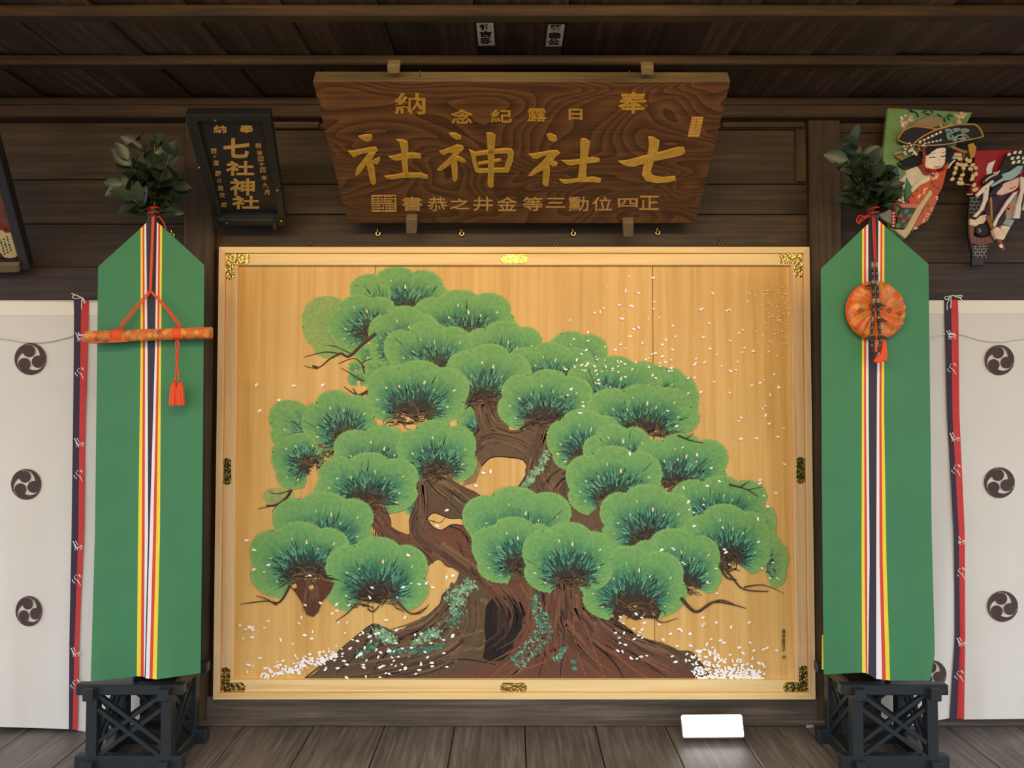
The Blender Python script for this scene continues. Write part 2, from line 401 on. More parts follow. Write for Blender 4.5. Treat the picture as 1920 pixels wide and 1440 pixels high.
# rails run through at top and bottom, stiles between them
for (a, b, mt, nm) in (((ix0, iz1 - RW), (ix1, iz1), 'frame_x', 'frame_rail'), ((ix0, iz0), (ix1, iz0 + RW), 'frame_x', 'frame_rail'),
                       ((ix0, iz0 + RW), (ix0 + RW, iz1 - RW), 'frame_z', 'frame_stile'), ((ix1 - RW, iz0 + RW), (ix1, iz1 - RW), 'frame_z', 'frame_stile')):
    box(nm, a[0], b[0], -0.056, -0.004, a[1], b[1], M[mt], pt, 0.002)
# golden boards
bx = [ix0 + RW - 0.004, W(702, 700, YB).x, W(1225.5, 800, YB).x, ix1 - RW + 0.004]
for i in range(3):
    box('board', bx[i] + 0.0009, bx[i + 1] - 0.0009, YB, -0.006, iz0 + RW - 0.004, iz1 - RW + 0.004, M['gold_board'], pt, 0.0012)

# --- paint layers ---------------------------------------------------------------------------
class PB:
    layer = 1
    def __init__(s):
        s.v = []; s.f = []; s.c = []; s.k = 0; s.base = PB.layer * 0.00007; PB.layer += 1
    def pt(s, x, y, o): return PB_PL.px(x, y, o)
    def off(s):
        s.k += 1; return s.base + (s.k % 60) * 0.000001
    def poly(s, pts, col, tri=None):
        o = s.off(); n = len(s.v)
        s.v += [s.pt(x, y, o) for x, y in pts]; c = lin(col); s.c += [c] * len(pts)
        s.f += [tuple(n + i for i in t) for t in tess(pts)]
    def stroke(s, pts, w0, w1, col, n=4):
        p = sp2(pts, n) if len(pts) > 2 else pts
        r = ribbon_px(p, w0, w1); m = len(p); o = s.off(); k = len(s.v)
        s.v += [s.pt(x, y, o) for x, y in r]; s.c += [lin(col)] * (2 * m)
        for i in range(m - 1): s.f.append((k + i, k + i + 1, k + 2 * m - 2 - i, k + 2 * m - 1 - i))
    def grid(s, rows):
        """rows of (x, y, colour)"""
        o = s.off(); k = len(s.v); m = len(rows[0])
        for r in rows:
            for (x, y, c) in r: s.v.append(s.pt(x, y, o)); s.c.append(lin(c))
        for i in range(len(rows) - 1):
            for j in range(m - 1): s.f.append((k + i * m + j, k + i * m + j + 1, k + (i + 1) * m + j + 1, k + (i + 1) * m + j))
    def done(s, name, mat=None, kind=None):
        return mk(name, s.v, s.f, mat or M['paint'], pt, cols=s.c, kind=kind)
def mixc(a, b, t): return tuple(a[i] + (b[i] - a[i]) * t for i in range(3))
RAMP = [(0.0, (58, 48, 38)), (0.16, (50, 54, 46)), (0.27, (42, 74, 70)), (0.42, (56, 108, 88)), (0.58, (86, 142, 96)), (0.72, (112, 164, 98)), (1.0, (122, 170, 98))]
def rampc(t):
    for (a, ca), (b, cb_) in zip(RAMP, RAMP[1:]):
        if t <= b: return mixc(ca, cb_, (t - a) / (b - a))
    return RAMP[-1][1]
def tuft(x0, y0, x1, y1, bx_, by_, lobes=5, span=125, faint=0.0, buds=10, core=1.0):
    rnd = random.Random(int(x0 * 7 + y0 * 13))
    q = PB(); cx, cy = (x0 + x1) / 2, (y0 + y1) / 2; a, b = (x1 - x0) / 2 * 1.05, (y1 - y0) / 2 * 1.05
    top = math.atan2(cx - bx_, by_ - (cy - b * 0.25)) * 0.9       # tilt of the fan axis from straight up
    def reach(an):
        dx, dy = math.sin(an), -math.cos(an)
        lo, hi = 0.0, 4 * max(a, b)
        for _ in range(22):
            md = (lo + hi) / 2
            e = abs((bx_ + dx * md - cx) / a) ** 2.3 + abs((by_ + dy * md - cy) / b) ** 2.3
            if e < 1: lo = md
            else: hi = md
        return lo
    fz = (200, 178, 104)
    def C(c): return mixc(c, fz, faint)
    sp = math.radians(span); nA = 56
    angs = [top - sp + 2 * sp * i / nA for i in range(nA + 1)]
    ph = rnd.uniform(-0.12, 0.12)
    ai, bi = a * (.40 if core > .8 else .22), b * (.34 if core > .8 else .2)      # the arch the needles grow from
    def R(an):
        u = (an - top + sp) / (2 * sp)
        return reach(an) * (0.93 + 0.15 * abs(math.sin(math.pi * (u * lobes + ph))) ** 0.5)
    def at(an, t):
        rr = R(an); ix, iy = math.sin(an) * ai, -math.cos(an) * bi
        k = min(1.0, .8 * rr / max(1e-6, math.hypot(ix, iy))); ix *= k; iy *= k
        return (bx_ + ix + (math.sin(an) * rr - ix) * t, by_ + iy + (-math.cos(an) * rr - iy) * t)
    rows = []
    for t in ((-.45, -.25, 0.0, 0.08, 0.16, 0.26, 0.38, 0.5, 0.66, 0.8, 0.93, 1.0) if core > .8 else (0.0, .1, .2, .3, .42, .55, .7, .85, .95, 1.0)):
        r = []
        for an in angs:
            ed = max(0.0, (abs(an - top) / sp - .55) / .45); ct = rampc(max(0.0, min(1.0, t * .86 + .14 + .34 * ed + (1 - core) * 0.45))) if t >= 0 else mixc((62, 48, 36), (70, 84, 56), ed)
            if t > 0.95: ct = mixc(ct, (146, 190, 116), 0.5)
            x_, y_ = at(an, t); r.append((x_, y_, C(ct)))
        rows.append(r)
    q.grid(rows)
    # bristly rim
    for i in range(150):
        an = top - sp + 2 * sp * (i + rnd.random()) / 150; l = rnd.uniform(1.5, 4.2)
        ex, ey = at(an, 1.0); px_, py_ = math.cos(an), math.sin(an); jx = rnd.uniform(-1.5, 1.5)
        q.poly([(ex - px_ - math.sin(an) * 3, ey - py_ + math.cos(an) * 3), (ex + px_ - math.sin(an) * 3, ey + py_ + math.cos(an) * 3), (ex + math.sin(an) * l + jx, ey - math.cos(an) * l)], C(mixc((116, 166, 92), (138, 184, 108), rnd.random())))
    # long faint needles to the rim
    for i in range(110):
        an = top + rnd.uniform(-sp, sp) * 0.97; t0 = rnd.uniform(0.3, 0.6); t1_ = min(0.97, t0 + rnd.uniform(0.22, 0.4))
        c = mixc(rampc((t0 + t1_) / 2), rnd.choice([(134, 184, 112), (92, 146, 90), (104, 172, 118)]), 0.34)
        q.stroke([at(an, t0), at(an + .02, t1_)], 2.0, 0.4, C(c))
    # crisp dark and blue-green needles around the heart
    if core > 0.3:
        ln = .30 * b
        for i in range(150):
            an = top + rnd.uniform(-sp, sp) * rnd.choice([.5, .75, .9]); t0 = rnd.uniform(-.04, 0.34) * (1.15 - .45 * abs(an - top) / sp); l = ln * rnd.uniform(.55, 1.0); da = rnd.uniform(-0.6, 0.6) * (1 if i % 2 else .4)
            sx, sy = at(an, t0)
            c = rnd.choice([(98, 160, 122), (84, 148, 112), (72, 136, 106), (112, 170, 128)]) if i % 5 > 1 else rnd.choice([(36, 68, 66), (44, 84, 78), (46, 60, 50)])
            if t0 < .06: c = mixc(c, (52, 56, 46), .55)
            q.stroke([(sx, sy), (sx + math.sin(an + da) * l, sy - math.cos(an + da) * l)], 2.9, 0.8, C(c))
        if core > .8:
            for i in range(34):
                an = top + rnd.uniform(-sp, sp) * .98; t0 = rnd.uniform(-.4, .02); sx, sy = at(an, t0); e = an + math.pi / 2 * rnd.choice([-1, 1]) + rnd.uniform(-.6, .6); l = rnd.uniform(8, 18)
                q.stroke([(sx, sy), (sx + math.sin(e) * l * .5, sy - math.cos(e) * l * .5 - 2), (sx + math.sin(e) * l, sy - math.cos(e) * l)], rnd.uniform(1.3, 2.8), .6, C(rnd.choice([(46, 36, 28), (92, 72, 50), (112, 90, 62), (38, 32, 28)])))
    # cream buds
    for i in range(buds):
        u = -0.78 + 1.56 * i / max(1, buds - 1); an = top + sp * u + rnd.uniform(-.05, .05); t = (.40, .62, .48)[i % 3] + rnd.uniform(-.04, .04)
        ex, ey = at(an, t); big = 1.1 if i == buds // 2 else rnd.uniform(.6, .85); dx, dy = math.sin(an), -math.cos(an)
        def bp_(s_, l): return (ex - dy * s_ * big + dx * l * big, ey + dx * s_ * big + dy * l * big)
        q.poly([bp_(-1.6, -3), bp_(1.6, -3), bp_(1.4, 2), bp_(0, 4.8), bp_(-1.4, 2)], (240, 226, 158))
    q.done('painted_pine_tuft')
def twigs(cx, cy, wx, wy, n, rnd, arch=0.0):
    """tangle of small brown twigs under a tuft"""
    q = PB()
    for i in range(n):
        x = cx + rnd.uniform(-wx, wx); yy = cy + rnd.uniform(-wy, wy) + arch * ((x - cx) / wx) ** 2
        an = rnd.uniform(-0.6, 0.6) + (math.pi if rnd.random() < .5 else 0); l = rnd.uniform(10, 24)
        p = [(x, yy), (x + math.cos(an) * l * .5 + rnd.uniform(-4, 4), yy + math.sin(an) * l * .5 + rnd.uniform(-4, 4)), (x + math.cos(an) * l, yy + math.sin(an) * l + rnd.uniform(-3, 5))]
        q.stroke(p, rnd.uniform(1.5, 3.6), 0.8, rnd.choice([(52, 38, 28), (74, 54, 38), (96, 74, 50), (40, 30, 24), (120, 96, 66)]))
    q.done('painted_twigs', kind='stuff')
def branch(pts, w0, w1, cols=((58, 42, 30), (92, 68, 46)), q=None):
    own = q is None
    if own: q = PB()
    q.stroke(pts, w0, w1, cols[0], 6)
    q.stroke([(x - w0 * .12, y_ - w0 * .15) for x, y_ in pts], w0 * .4, w1 * .3, cols[1], 6)
    if own: q.done('painted_branch')
rt = random.Random(5)

# foliage behind the trunk, far to near
tuft(575, 563, 668, 668, 690, 640, 3, 115, 0.28, 4, .7)
tuft(668, 509, 832, 590, 768, 582, 5, 120, 0.0)
tuft(668, 520, 730, 590, 722, 584, 2, 100, 0.0, 2, .4)
tuft(785, 552, 957, 640, 878, 634, 5, 118)
tuft(625, 560, 748, 664, 700, 626, 5, 125)
tuft(671, 648, 700, 680, 690, 672, 3, 150, 0, 0, .3); tuft(655, 680, 678, 698, 668, 694, 3, 150, 0, 0, .3); tuft(654, 698, 688, 722, 672, 716, 3, 150, 0, 0, .3); tuft(684, 672, 736, 712, 725, 706, 3, 120, 0, 1, .6)
tuft(697, 583, 818, 690, 752, 668, 5, 120)
tuft(880, 610, 1010, 700, 948, 690, 5, 120)
tuft(1030, 628, 1133, 712, 1075, 700, 4, 120)
tuft(955, 650, 1108, 735, 1030, 724, 5, 120)
tuft(1170, 685, 1262, 790, 1200, 760, 4, 125)
tuft(1218, 698, 1302, 812, 1225, 770, 4, 125)
tuft(1068, 677, 1232, 775, 1140, 762, 5, 120)
tuft(730, 612, 882, 705, 820, 693, 5, 120)
tuft(509, 757, 585, 840, 590, 815, 3, 115, 0.05, 4, .7)
tuft(858, 765, 905, 840, 900, 815, 3, 120, 0.0, 0)
tuft(761, 929, 790, 964, 776, 958, 3, 150, 0.0, 0, .5)
tuft(498, 918, 550, 948, 524, 944, 4, 150, 0.5, 0, .3)
tuft(804, 962, 820, 985, 812, 984, 3, 150, 0.2, 0, .3)

# trunk and limbs
def bark(q, n, path, spread, wd, cols, rnd, ln=0.5):
    """loose bark strokes that follow a flow line"""
    p = sp2(path, 8); m = len(p)
    for i in range(n):
        a = rnd.randint(0, max(0, int(m * (1 - ln)))); b = min(m - 1, a + max(3, int(m * rnd.uniform(ln * .5, ln)))); o = rnd.uniform(-1, 1)
        seg = []
        for j in range(a, b + 1, 3):
            d = Vector(p[min(j + 1, m - 1)]) - Vector(p[max(j - 1, 0)]); d = d.normalized() if d.length else Vector((1, 0))
            s_ = spread * (0.6 + 0.8 * j / m); seg.append((p[j][0] - d.y * o * s_ + rnd.uniform(-1.2, 1.2), p[j][1] + d.x * o * s_ + rnd.uniform(-1.2, 1.2)))
        if len(seg) > 1: q.stroke(seg, rnd.uniform(.5, 1.5) * wd, .5, mixc(rnd.choice(cols), (96, 72, 54), .38), 3)
BROWN = [(84, 64, 46), (104, 80, 58), (126, 100, 70), (54, 42, 32), (144, 116, 82), (74, 62, 48), (112, 92, 66)]
RED = [(110, 66, 48), (132, 80, 58), (86, 54, 42), (60, 44, 36), (150, 96, 70), (100, 62, 46), (118, 82, 60)]
q = PB()
q.poly([(873, 752), (905, 742), (940, 752), (950, 790), (955, 806), (985, 806), (1010, 786), (1054, 792), (1049, 810), (1038, 830), (1044, 866), (1074, 882), (1102, 860), (1130, 880), (1132, 905), (1128, 930), (1126, 958), (1130, 974), (1142, 976), (1150, 1000), (1142, 1038), (1080, 1000), (1040, 985), (985, 975), (950, 950), (955, 925), (965, 921), (971, 915), (987, 889), (989, 875), (980, 862), (960, 858), (933, 856), (917, 860), (903, 874), (892, 905), (866, 912), (880, 880), (888, 858), (881, 838), (885, 822), (902, 805), (894, 788), (889, 770)], (104, 82, 60))
q.poly([(866, 912), (892, 905), (903, 874), (895, 862), (884, 872)], (150, 120, 78))
bark(q, 60, [(905, 750), (920, 800), (960, 815)], 20, 4, BROWN, rt, .7)
bark(q, 70, [(884, 850), (915, 822), (980, 835), (1020, 880)], 14, 4, BROWN, rt, .6)
bark(q, 160, [(1035, 790), (1015, 850), (1010, 900), (1040, 960), (1080, 990)], 24, 4, BROWN, rt, .4)
bark(q, 80, [(1090, 880), (1040, 910), (1050, 960), (1110, 1000)], 24, 4, BROWN + [(44, 34, 28)], rt, .5)
q.stroke([(903, 874), (917, 860), (933, 856), (960, 858), (980, 862), (989, 875), (987, 889), (971, 915)], 2.2, 2.2, (40, 30, 24))
q.stroke([(881, 838), (885, 822), (902, 805), (930, 802), (960, 812), (985, 806), (1010, 786)], 2.5, 1.5, (44, 34, 26))
q.stroke([(1020, 898), (1050, 890), (1075, 884), (1100, 866)], 4, 2, (70, 52, 36))
q.stroke([(890, 760), (915, 745), (950, 752)], 6, 3, (64, 48, 32)); q.stroke([(975, 806), (1000, 790), (1022, 784), (1050, 790)], 6, 3, (64, 48, 34))
# roots and the great lower trunk
q.poly([(566, 1276), (590, 1262), (614, 1238), (650, 1208), (684, 1180), (702, 1170), (722, 1177), (748, 1186), (768, 1172), (790, 1168), (812, 1148), (826, 1131), (831, 1114), (854, 1094), (863, 1068), (840, 1062), (822, 1048), (800, 1062), (784, 1068), (772, 1056), (748, 1040), (720, 1022), (706, 1012), (707, 985), (700, 974), (682, 972), (668, 952), (690, 938), (722, 952), (732, 975), (734, 990), (752, 1005), (770, 1000), (768, 975), (780, 946), (786, 924), (774, 898), (800, 884), (838, 894), (866, 912), (892, 924), (914, 940), (930, 934), (945, 920), (960, 915), (1000, 940), (1060, 1000), (1112, 1080), (1122, 1120), (1128, 1156), (1142, 1156), (1160, 1167), (1184, 1183), (1194, 1199), (1226, 1205), (1242, 1221), (1267, 1218), (1290, 1221), (1306, 1234), (1322, 1259), (1338, 1276)], (96, 75, 56))
# reddish wood of the left limbs and of the front roots
q.poly([(690, 942), (722, 954), (733, 990), (770, 1004), (800, 1000), (830, 990), (860, 985), (880, 990), (900, 1040), (905, 1085), (880, 1070), (860, 1062), (836, 1062), (822, 1046), (800, 1060), (784, 1066), (748, 1038), (710, 1008), (708, 980)], (112, 72, 52))
q.poly([(905, 1085), (960, 1090), (985, 1080), (1010, 1085), (1060, 1092), (1090, 1130), (1120, 1170), (1180, 1215), (1240, 1240), (1300, 1262), (1310, 1276), (800, 1276), (860, 1260), (930, 1240), (965, 1215), (985, 1160), (960, 1120)], (106, 70, 52))
bark(q, 70, [(690, 950), (725, 1000), (770, 1030), (810, 1030)], 16, 4.5, RED, rt, .5)
bark(q, 90, [(785, 900), (790, 950), (785, 1000), (830, 1030), (890, 1070), (930, 1100)], 16, 5, RED + BROWN, rt, .4)
bark(q, 80, [(800, 895), (850, 930), (880, 960), (890, 990)], 16, 4.5, BROWN, rt, .6)
bark(q, 90, [(860, 1000), (890, 1050), (930, 1100), (960, 1150), (940, 1200), (870, 1245)], 20, 5, RED, rt, .4)
bark(q, 120, [(870, 1090), (850, 1140), (800, 1190), (720, 1220), (620, 1265)], 34, 5, BROWN + [(88, 82, 60)], rt, .35)
bark(q, 80, [(880, 1120), (880, 1180), (830, 1230), (700, 1262), (600, 1274)], 22, 5, BROWN + [(70, 58, 44)], rt, .35)
bark(q, 100, [(1000, 1090), (1005, 1150), (985, 1210), (900, 1262)], 22, 5, RED, rt, .4)
bark(q, 130, [(1060, 1095), (1070, 1160), (1120, 1220), (1200, 1270)], 30, 5, RED, rt, .4)
bark(q, 120, [(1040, 1095), (1035, 1160), (1030, 1220), (1060, 1272)], 32, 5, RED, rt, .45)
bark(q, 90, [(1090, 1130), (1150, 1190), (1240, 1235), (1310, 1268)], 24, 5, RED + [(48, 34, 30)], rt, .4)
bark(q, 50, [(1110, 1160), (1180, 1195), (1260, 1225), (1325, 1270)], 10, 4, BROWN, rt, .4)
for p, w_ in (([(1010, 1100), (1030, 1160), (1022, 1220), (1010, 1270)], 7), ([(1050, 1150), (1056, 1200), (1050, 1270)], 5), ([(1075, 1130), (1100, 1190), (1150, 1240), (1170, 1274)], 6), ([(960, 1270), (985, 1240), (1040, 1215), (1050, 1180)], 4), ([(1120, 1180), (1180, 1220), (1250, 1270)], 6), ([(700, 1172), (680, 1215), (630, 1262)], 5), ([(760, 1190), (720, 1230), (690, 1270)], 6), ([(840, 1235), (760, 1250), (720, 1272)], 5), ([(800, 1180), (760, 1205), (690, 1235)], 4), ([(874, 1090), (852, 1120), (820, 1170)], 4), ([(800, 1240), (870, 1236), (930, 1246)], 3), ([(745, 1040), (775, 1025), (800, 1040), (812, 1056)], 3), ([(835, 985), (870, 1000), (895, 1060)], 3), ([(800, 900), (830, 930), (870, 940), (890, 960)], 3)):
    q.stroke(p, w_, 1.5, (38, 29, 24), 6)
for p, w_ in (([(900, 1125), (912, 1130), (914, 1170), (905, 1215)], 9), ([(905, 1215), (860, 1222), (800, 1260)], 7), ([(910, 1180), (870, 1192), (830, 1200)], 5)):
    q.stroke(p, w_, 3, (112, 98, 68), 6)
for p in ([(975, 1095), (1000, 1140), (998, 1190), (970, 1225), (920, 1268)], [(1040, 1110), (1052, 1150), (1046, 1200), (1030, 1235), (985, 1255), (950, 1274)], [(1090, 1150), (1110, 1210), (1135, 1272)], [(1120, 1190), (1170, 1240), (1215, 1272)], [(1085, 1120), (1075, 1170), (1085, 1230), (1100, 1270)]):
    q.stroke(p, 5, 2.5, (134, 84, 58), 6)
# dark hollow
q.poly([(911, 1136), (925, 1119), (954, 1116), (977, 1131), (986, 1150), (985, 1170), (971, 1188), (962, 1207), (964, 1219), (942, 1238), (920, 1241), (905, 1233), (911, 1205), (908, 1180)], (36, 30, 26))
bark(q, 30, [(935, 1130), (940, 1180), (925, 1235)], 18, 4, [(46, 39, 32), (28, 24, 22), (54, 46, 36)], rt, .6)
# outlines
for p in ([(566, 1276), (614, 1238), (650, 1208), (684, 1180), (702, 1170), (722, 1177), (748, 1186), (768, 1172), (790, 1168), (812, 1148), (826, 1131), (831, 1114), (854, 1094), (863, 1068), (840, 1062), (822, 1048), (800, 1062), (784, 1068), (772, 1056), (748, 1040), (706, 1012), (707, 985), (700, 974), (682, 972)], [(722, 952), (732, 975), (734, 990), (752, 1005), (770, 1000), (768, 975), (780, 946), (786, 924), (776, 900)], [(838, 894), (866, 912), (892, 924), (914, 940), (930, 934), (945, 920), (960, 915)], [(1110, 1160), (1140, 1156), (1184, 1183), (1194, 1199), (1226, 1205), (1242, 1221), (1290, 1221), (1306, 1234), (1338, 1276)]):
    q.stroke(p, 2.4, 2.4, (42, 31, 24), 3)
q.done('painted_trunk')
# gold showing through the gaps between the limbs
q = PB()
q.poly([(801, 972), (808, 964), (818, 962), (844, 972), (866, 972), (870, 985), (848, 983), (828, 994), (812, 988)], (220, 176, 104))
q.done('gold_gap', M['gold_board'])
q = PB(); q.stroke([(801, 972), (808, 964), (818, 962), (844, 972), (866, 972), (870, 985), (848, 983), (828, 994), (812, 988), (801, 972)], 2, 2, (42, 31, 24), 3); q.stroke([(806, 975), (824, 980), (836, 970)], 2, 1, (60, 46, 34)); q.done('painted_twigs', kind='stuff')
# lichen
q = PB()
def lichen(path, sp_, n, cols, r=2.4):
    p = sp2(path, 8)
    for i in range(n):
        a = rt.choice(p); x_, y_ = a[0] + rt.gauss(0, sp_), a[1] + rt.gauss(0, sp_); rr = rt.uniform(.5, 1) * r
        q.poly(ell(x_, y_, rr * 1.3, rr, 6, rt.uniform(0, 90)), rt.choice(cols))
LG = [(136, 176, 138), (116, 160, 122), (158, 194, 154), (100, 142, 112)]; TG = [(74, 126, 106), (92, 146, 122), (66, 108, 94)]
lichen([(1024, 850), (1016, 872), (996, 895), (986, 910)], 4, 170, LG); lichen([(1008, 930), (1012, 936)], 4, 30, LG)
lichen([(845, 1118), (868, 1104), (885, 1095)], 6, 150, LG); lichen([(860, 1125), (852, 1145)], 5, 90, LG)
lichen([(705, 1185), (722, 1192), (738, 1200)], 6, 150, LG); lichen([(778, 1205), (800, 1192), (818, 1184)], 5, 150, LG)
lichen([(670, 1228), (690, 1215), (705, 1208)], 4, 60, TG); lichen([(730, 1222), (790, 1220), (830, 1210)], 4, 120, TG)
lichen([(848, 1165), (860, 1150)], 7, 60, TG)
lichen([(1003, 1120), (1006, 1150), (1015, 1180), (998, 1200), (965, 1235)], 4, 190, TG + LG[:1]); lichen([(1020, 1150), (1030, 1190), (1000, 1225), (970, 1250)], 4, 130, TG + LG[:1])
lichen([(1060, 1212), (1050, 1228), (1042, 1236)], 2.5, 60, TG + LG[:1]); lichen([(1076, 1240), (1078, 1255)], 2, 30, TG)
q.done('painted_lichen', kind='stuff')

# thin bare branches
def bare(paths):
    for p, a, b in paths: branch(p, a, b)
bare([([(705, 625), (680, 645), (655, 668), (640, 662)], 7, 4), ([(640, 662), (620, 672), (596, 690), (570, 686)], 4, 1), ([(645, 665), (610, 660), (570, 670)], 3, 1), ([(660, 664), (630, 650), (612, 648)], 2, 1), ([(596, 690), (586, 686)], 7, 3),
      ([(728, 690), (708, 712), (690, 735), (688, 762)], 6, 3), ([(700, 724), (672, 740), (645, 725)], 4, 1.5), ([(682, 715), (660, 702), (640, 690)], 3, 1), ([(690, 735), (665, 745), (620, 738)], 3, 1), ([(684, 690), (665, 672), (635, 682)], 3, 1), ([(684, 700), (680, 680), (700, 672)], 3, 1), ([(688, 760), (670, 740), (662, 728)], 3, 2)])
bare([([(640, 826), (600, 858), (570, 880), (552, 905), (540, 930), (520, 946), (500, 948)], 9, 3), ([(520, 946), (484, 954)], 3, .6), ([(548, 918), (520, 926), (502, 920)], 2.5, .8), ([(560, 895), (575, 900)], 3, 2), ([(600, 862), (620, 880), (632, 872)], 3, 1), ([(520, 946), (510, 960)], 2, .6)])

# foliage in front of the trunk
tuft(842, 655, 988, 768, 906, 750, 5, 112); twigs(905, 752, 34, 7, 46, rt, 8)
tuft(692, 685, 871, 795, 776, 772, 5, 122); twigs(772, 786, 40, 11, 60, rt, 0)
tuft(575, 741, 700, 856, 650, 822, 5, 118); twigs(628, 842, 34, 12, 55, rt, 0)
tuft(517, 818, 600, 912, 580, 872, 4, 125); twigs(590, 868, 20, 10, 24, rt)
tuft(942, 702, 1105, 812, 1022, 786, 5, 112); twigs(1020, 790, 38, 7, 46, rt, 8)
tuft(1104, 729, 1300, 826, 1203, 806, 5, 112); twigs(1232, 812, 44, 6, 40, rt)
tuft(1033, 776, 1160, 882, 1098, 858, 5, 130); twigs(1092, 866, 22, 8, 30, rt)
tuft(1102, 803, 1218, 885, 1178, 872, 5, 115)
tuft(1195, 822, 1357, 928, 1270, 912, 5, 112); twigs(1268, 912, 38, 8, 46, rt)
tuft(629, 807, 790, 905, 705, 894, 5, 118)
tuft(752, 797, 888, 910, 820, 886, 5, 115); twigs(812, 892, 28, 9, 46, rt)
tuft(1069, 846, 1236, 970, 1152, 940, 5, 118); twigs(1166, 944, 34, 8, 46, rt)
tuft(1420, 955, 1452, 1024, 1424, 1000, 3, 120, 0.12, 1, .5)
tuft(1423, 1010, 1472, 1097, 1432, 1062, 4, 125, 0.15, 2, .6)
tuft(1262, 900, 1430, 985, 1345, 976, 5, 115)
tuft(1132, 918, 1290, 1034, 1216, 1012, 5, 118); twigs(1212, 1018, 34, 9, 50, rt)
tuft(600, 857, 778, 963, 688, 938, 5, 118); twigs(684, 944, 34, 8, 46, rt, 6)
tuft(521, 932, 694, 1038, 615, 1028, 5, 115)
tuft(1286, 955, 1436, 1086, 1362, 1050, 5, 120); twigs(1348, 1058, 34, 10, 50, rt)
tuft(1188, 1001, 1345, 1128, 1280, 1098, 5, 120); twigs(1282, 1108, 18, 8, 22, rt)
tuft(478, 988, 656, 1122, 578, 1078, 5, 118)
tuft(878, 923, 1066, 1034, 976, 1026, 5, 115)
tuft(618, 1017, 796, 1152, 708, 1116, 5, 118)
tuft(894, 978, 1038, 1091, 980, 1062, 5, 122); twigs(985, 1068, 28, 6, 30, rt, 4)
tuft(1094, 1034, 1278, 1162, 1188, 1134, 5, 118)
tuft(987, 989, 1142, 1113, 1070, 1086, 5, 118); twigs(1070, 1088, 32, 7, 40, rt, 5)
# the two hanging limb ends at lower left and the twiggy bases at lower right
q = PB()
q.poly([(546, 1100), (560, 1082), (580, 1078), (610, 1086), (628, 1092), (620, 1110), (604, 1128), (598, 1146), (588, 1156), (576, 1152), (566, 1128), (556, 1112)], (92, 56, 38))
bark(q, 50, [(585, 1085), (586, 1120), (586, 1150)], 14, 3.5, RED, rt, .6)
for (x_, y_) in ((590, 1086), (600, 1080), (584, 1100), (552, 1098), (574, 1082)): q.poly([(x_ - 5, y_), (x_ + 3, y_ - 5), (x_ + 6, y_ + 2), (x_ - 1, y_ + 5)], (214, 172, 100))
q.done('painted_branch')
twigs(580, 1076, 46, 7, 60, rt, 14); twigs(706, 1120, 40, 9, 60, rt, 14)
bare([([(545, 1096), (525, 1128), (500, 1126), (452, 1132)], 5, .8), ([(520, 1134), (500, 1122), (480, 1116)], 3, .8), ([(670, 1130), (650, 1150), (630, 1164)], 3, .8), ([(745, 1126), (772, 1150), (800, 1138)], 4, 1), ([(772, 1150), (790, 1148), (805, 1132)], 3, .8), ([(690, 1140), (700, 1146), (712, 1134)], 3, 2)])
q = PB(); q.poly([(1148, 1146), (1166, 1122), (1190, 1116), (1222, 1126), (1240, 1146), (1232, 1160), (1212, 1158), (1190, 1162), (1168, 1150), (1156, 1164)], (66, 48, 36))
for (x_, y_) in ((1180, 1140), (1205, 1150), (1190, 1134), (1224, 1150)): q.poly([(x_ - 4, y_), (x_ + 3, y_ - 4), (x_ + 5, y_ + 2), (x_ - 1, y_ + 4)], (200, 160, 92))
q.done('painted_branch'); twigs(1194, 1142, 42, 12, 60, rt)
bare([([(1220, 1150), (1240, 1166), (1270, 1158)], 3, .8), ([(1276, 1120), (1304, 1146), (1336, 1128), (1370, 1132), (1398, 1140)], 7, 1), ([(1320, 1138), (1350, 1124), (1384, 1136)], 4, 1), ([(1350, 1056), (1372, 1082), (1394, 1104), (1440, 1108)], 5, 1.5), ([(1394, 1100), (1430, 1096), (1470, 1112)], 3, .6), ([(1348, 1060), (1362, 1082), (1380, 1086)], 5, 2), ([(1366, 908), (1396, 916), (1420, 930)], 4, 1), ([(1388, 912), (1404, 902)], 3, 1), ([(1400, 918), (1430, 912)], 2, .6), ([(1270, 816), (1296, 826), (1318, 830)], 4, .8), ([(1286, 822), (1300, 812)], 2, .6)])
# petals
q = PB()
def petal(x_, y_, s_, c=(255, 252, 248)):
    an = math.radians(rt.choice([rt.uniform(0, 360), rt.uniform(-35, 35), rt.uniform(145, 215)])); ca, sa = math.cos(an), math.sin(an); bend = rt.uniform(0, 1.2)
    q.poly([(x_ + (a * ca - b * sa) * s_, y_ + (a * sa + b * ca) * s_) for a, b in ((-4.2, bend), (-1.5, -1.7), (1.6, -2.0), (3.4, -.6), (3.2, 1.0), (.8, 1.6 + bend * .3))], c)
for i in range(95): petal(rt.gauss(1452, 20), rt.gauss(590, 38), rt.uniform(.35, .75), (242, 222, 190))
for i in range(95):
    u = rt.random(); petal(1060 + u * 400 + rt.gauss(0, 10), 670 + rt.gauss(0, 60) - 40 * math.sin(u * 3), rt.uniform(.6, 1.15))
for i in range(30): petal(rt.uniform(1080, 1260), rt.gauss(690, 14), rt.uniform(.6, 1.1))
for i in range(45): petal(rt.uniform(1250, 1480), rt.uniform(700, 1120), rt.uniform(.7, 1.15))
for i in range(190):
    u = rt.random() ** .8; petal(1296 + u * 130 + rt.gauss(0, 6), 1272 - abs(rt.gauss(0, 1)) * (30 - 22 * u), rt.uniform(.8, 1.3))
for i in range(60): petal(rt.gauss(1340, 45), 1260 - abs(rt.gauss(0, 45)), rt.uniform(.8, 1.25))
for i in range(34): petal(rt.uniform(1150, 1330), rt.uniform(1150, 1240), rt.uniform(.8, 1.2))
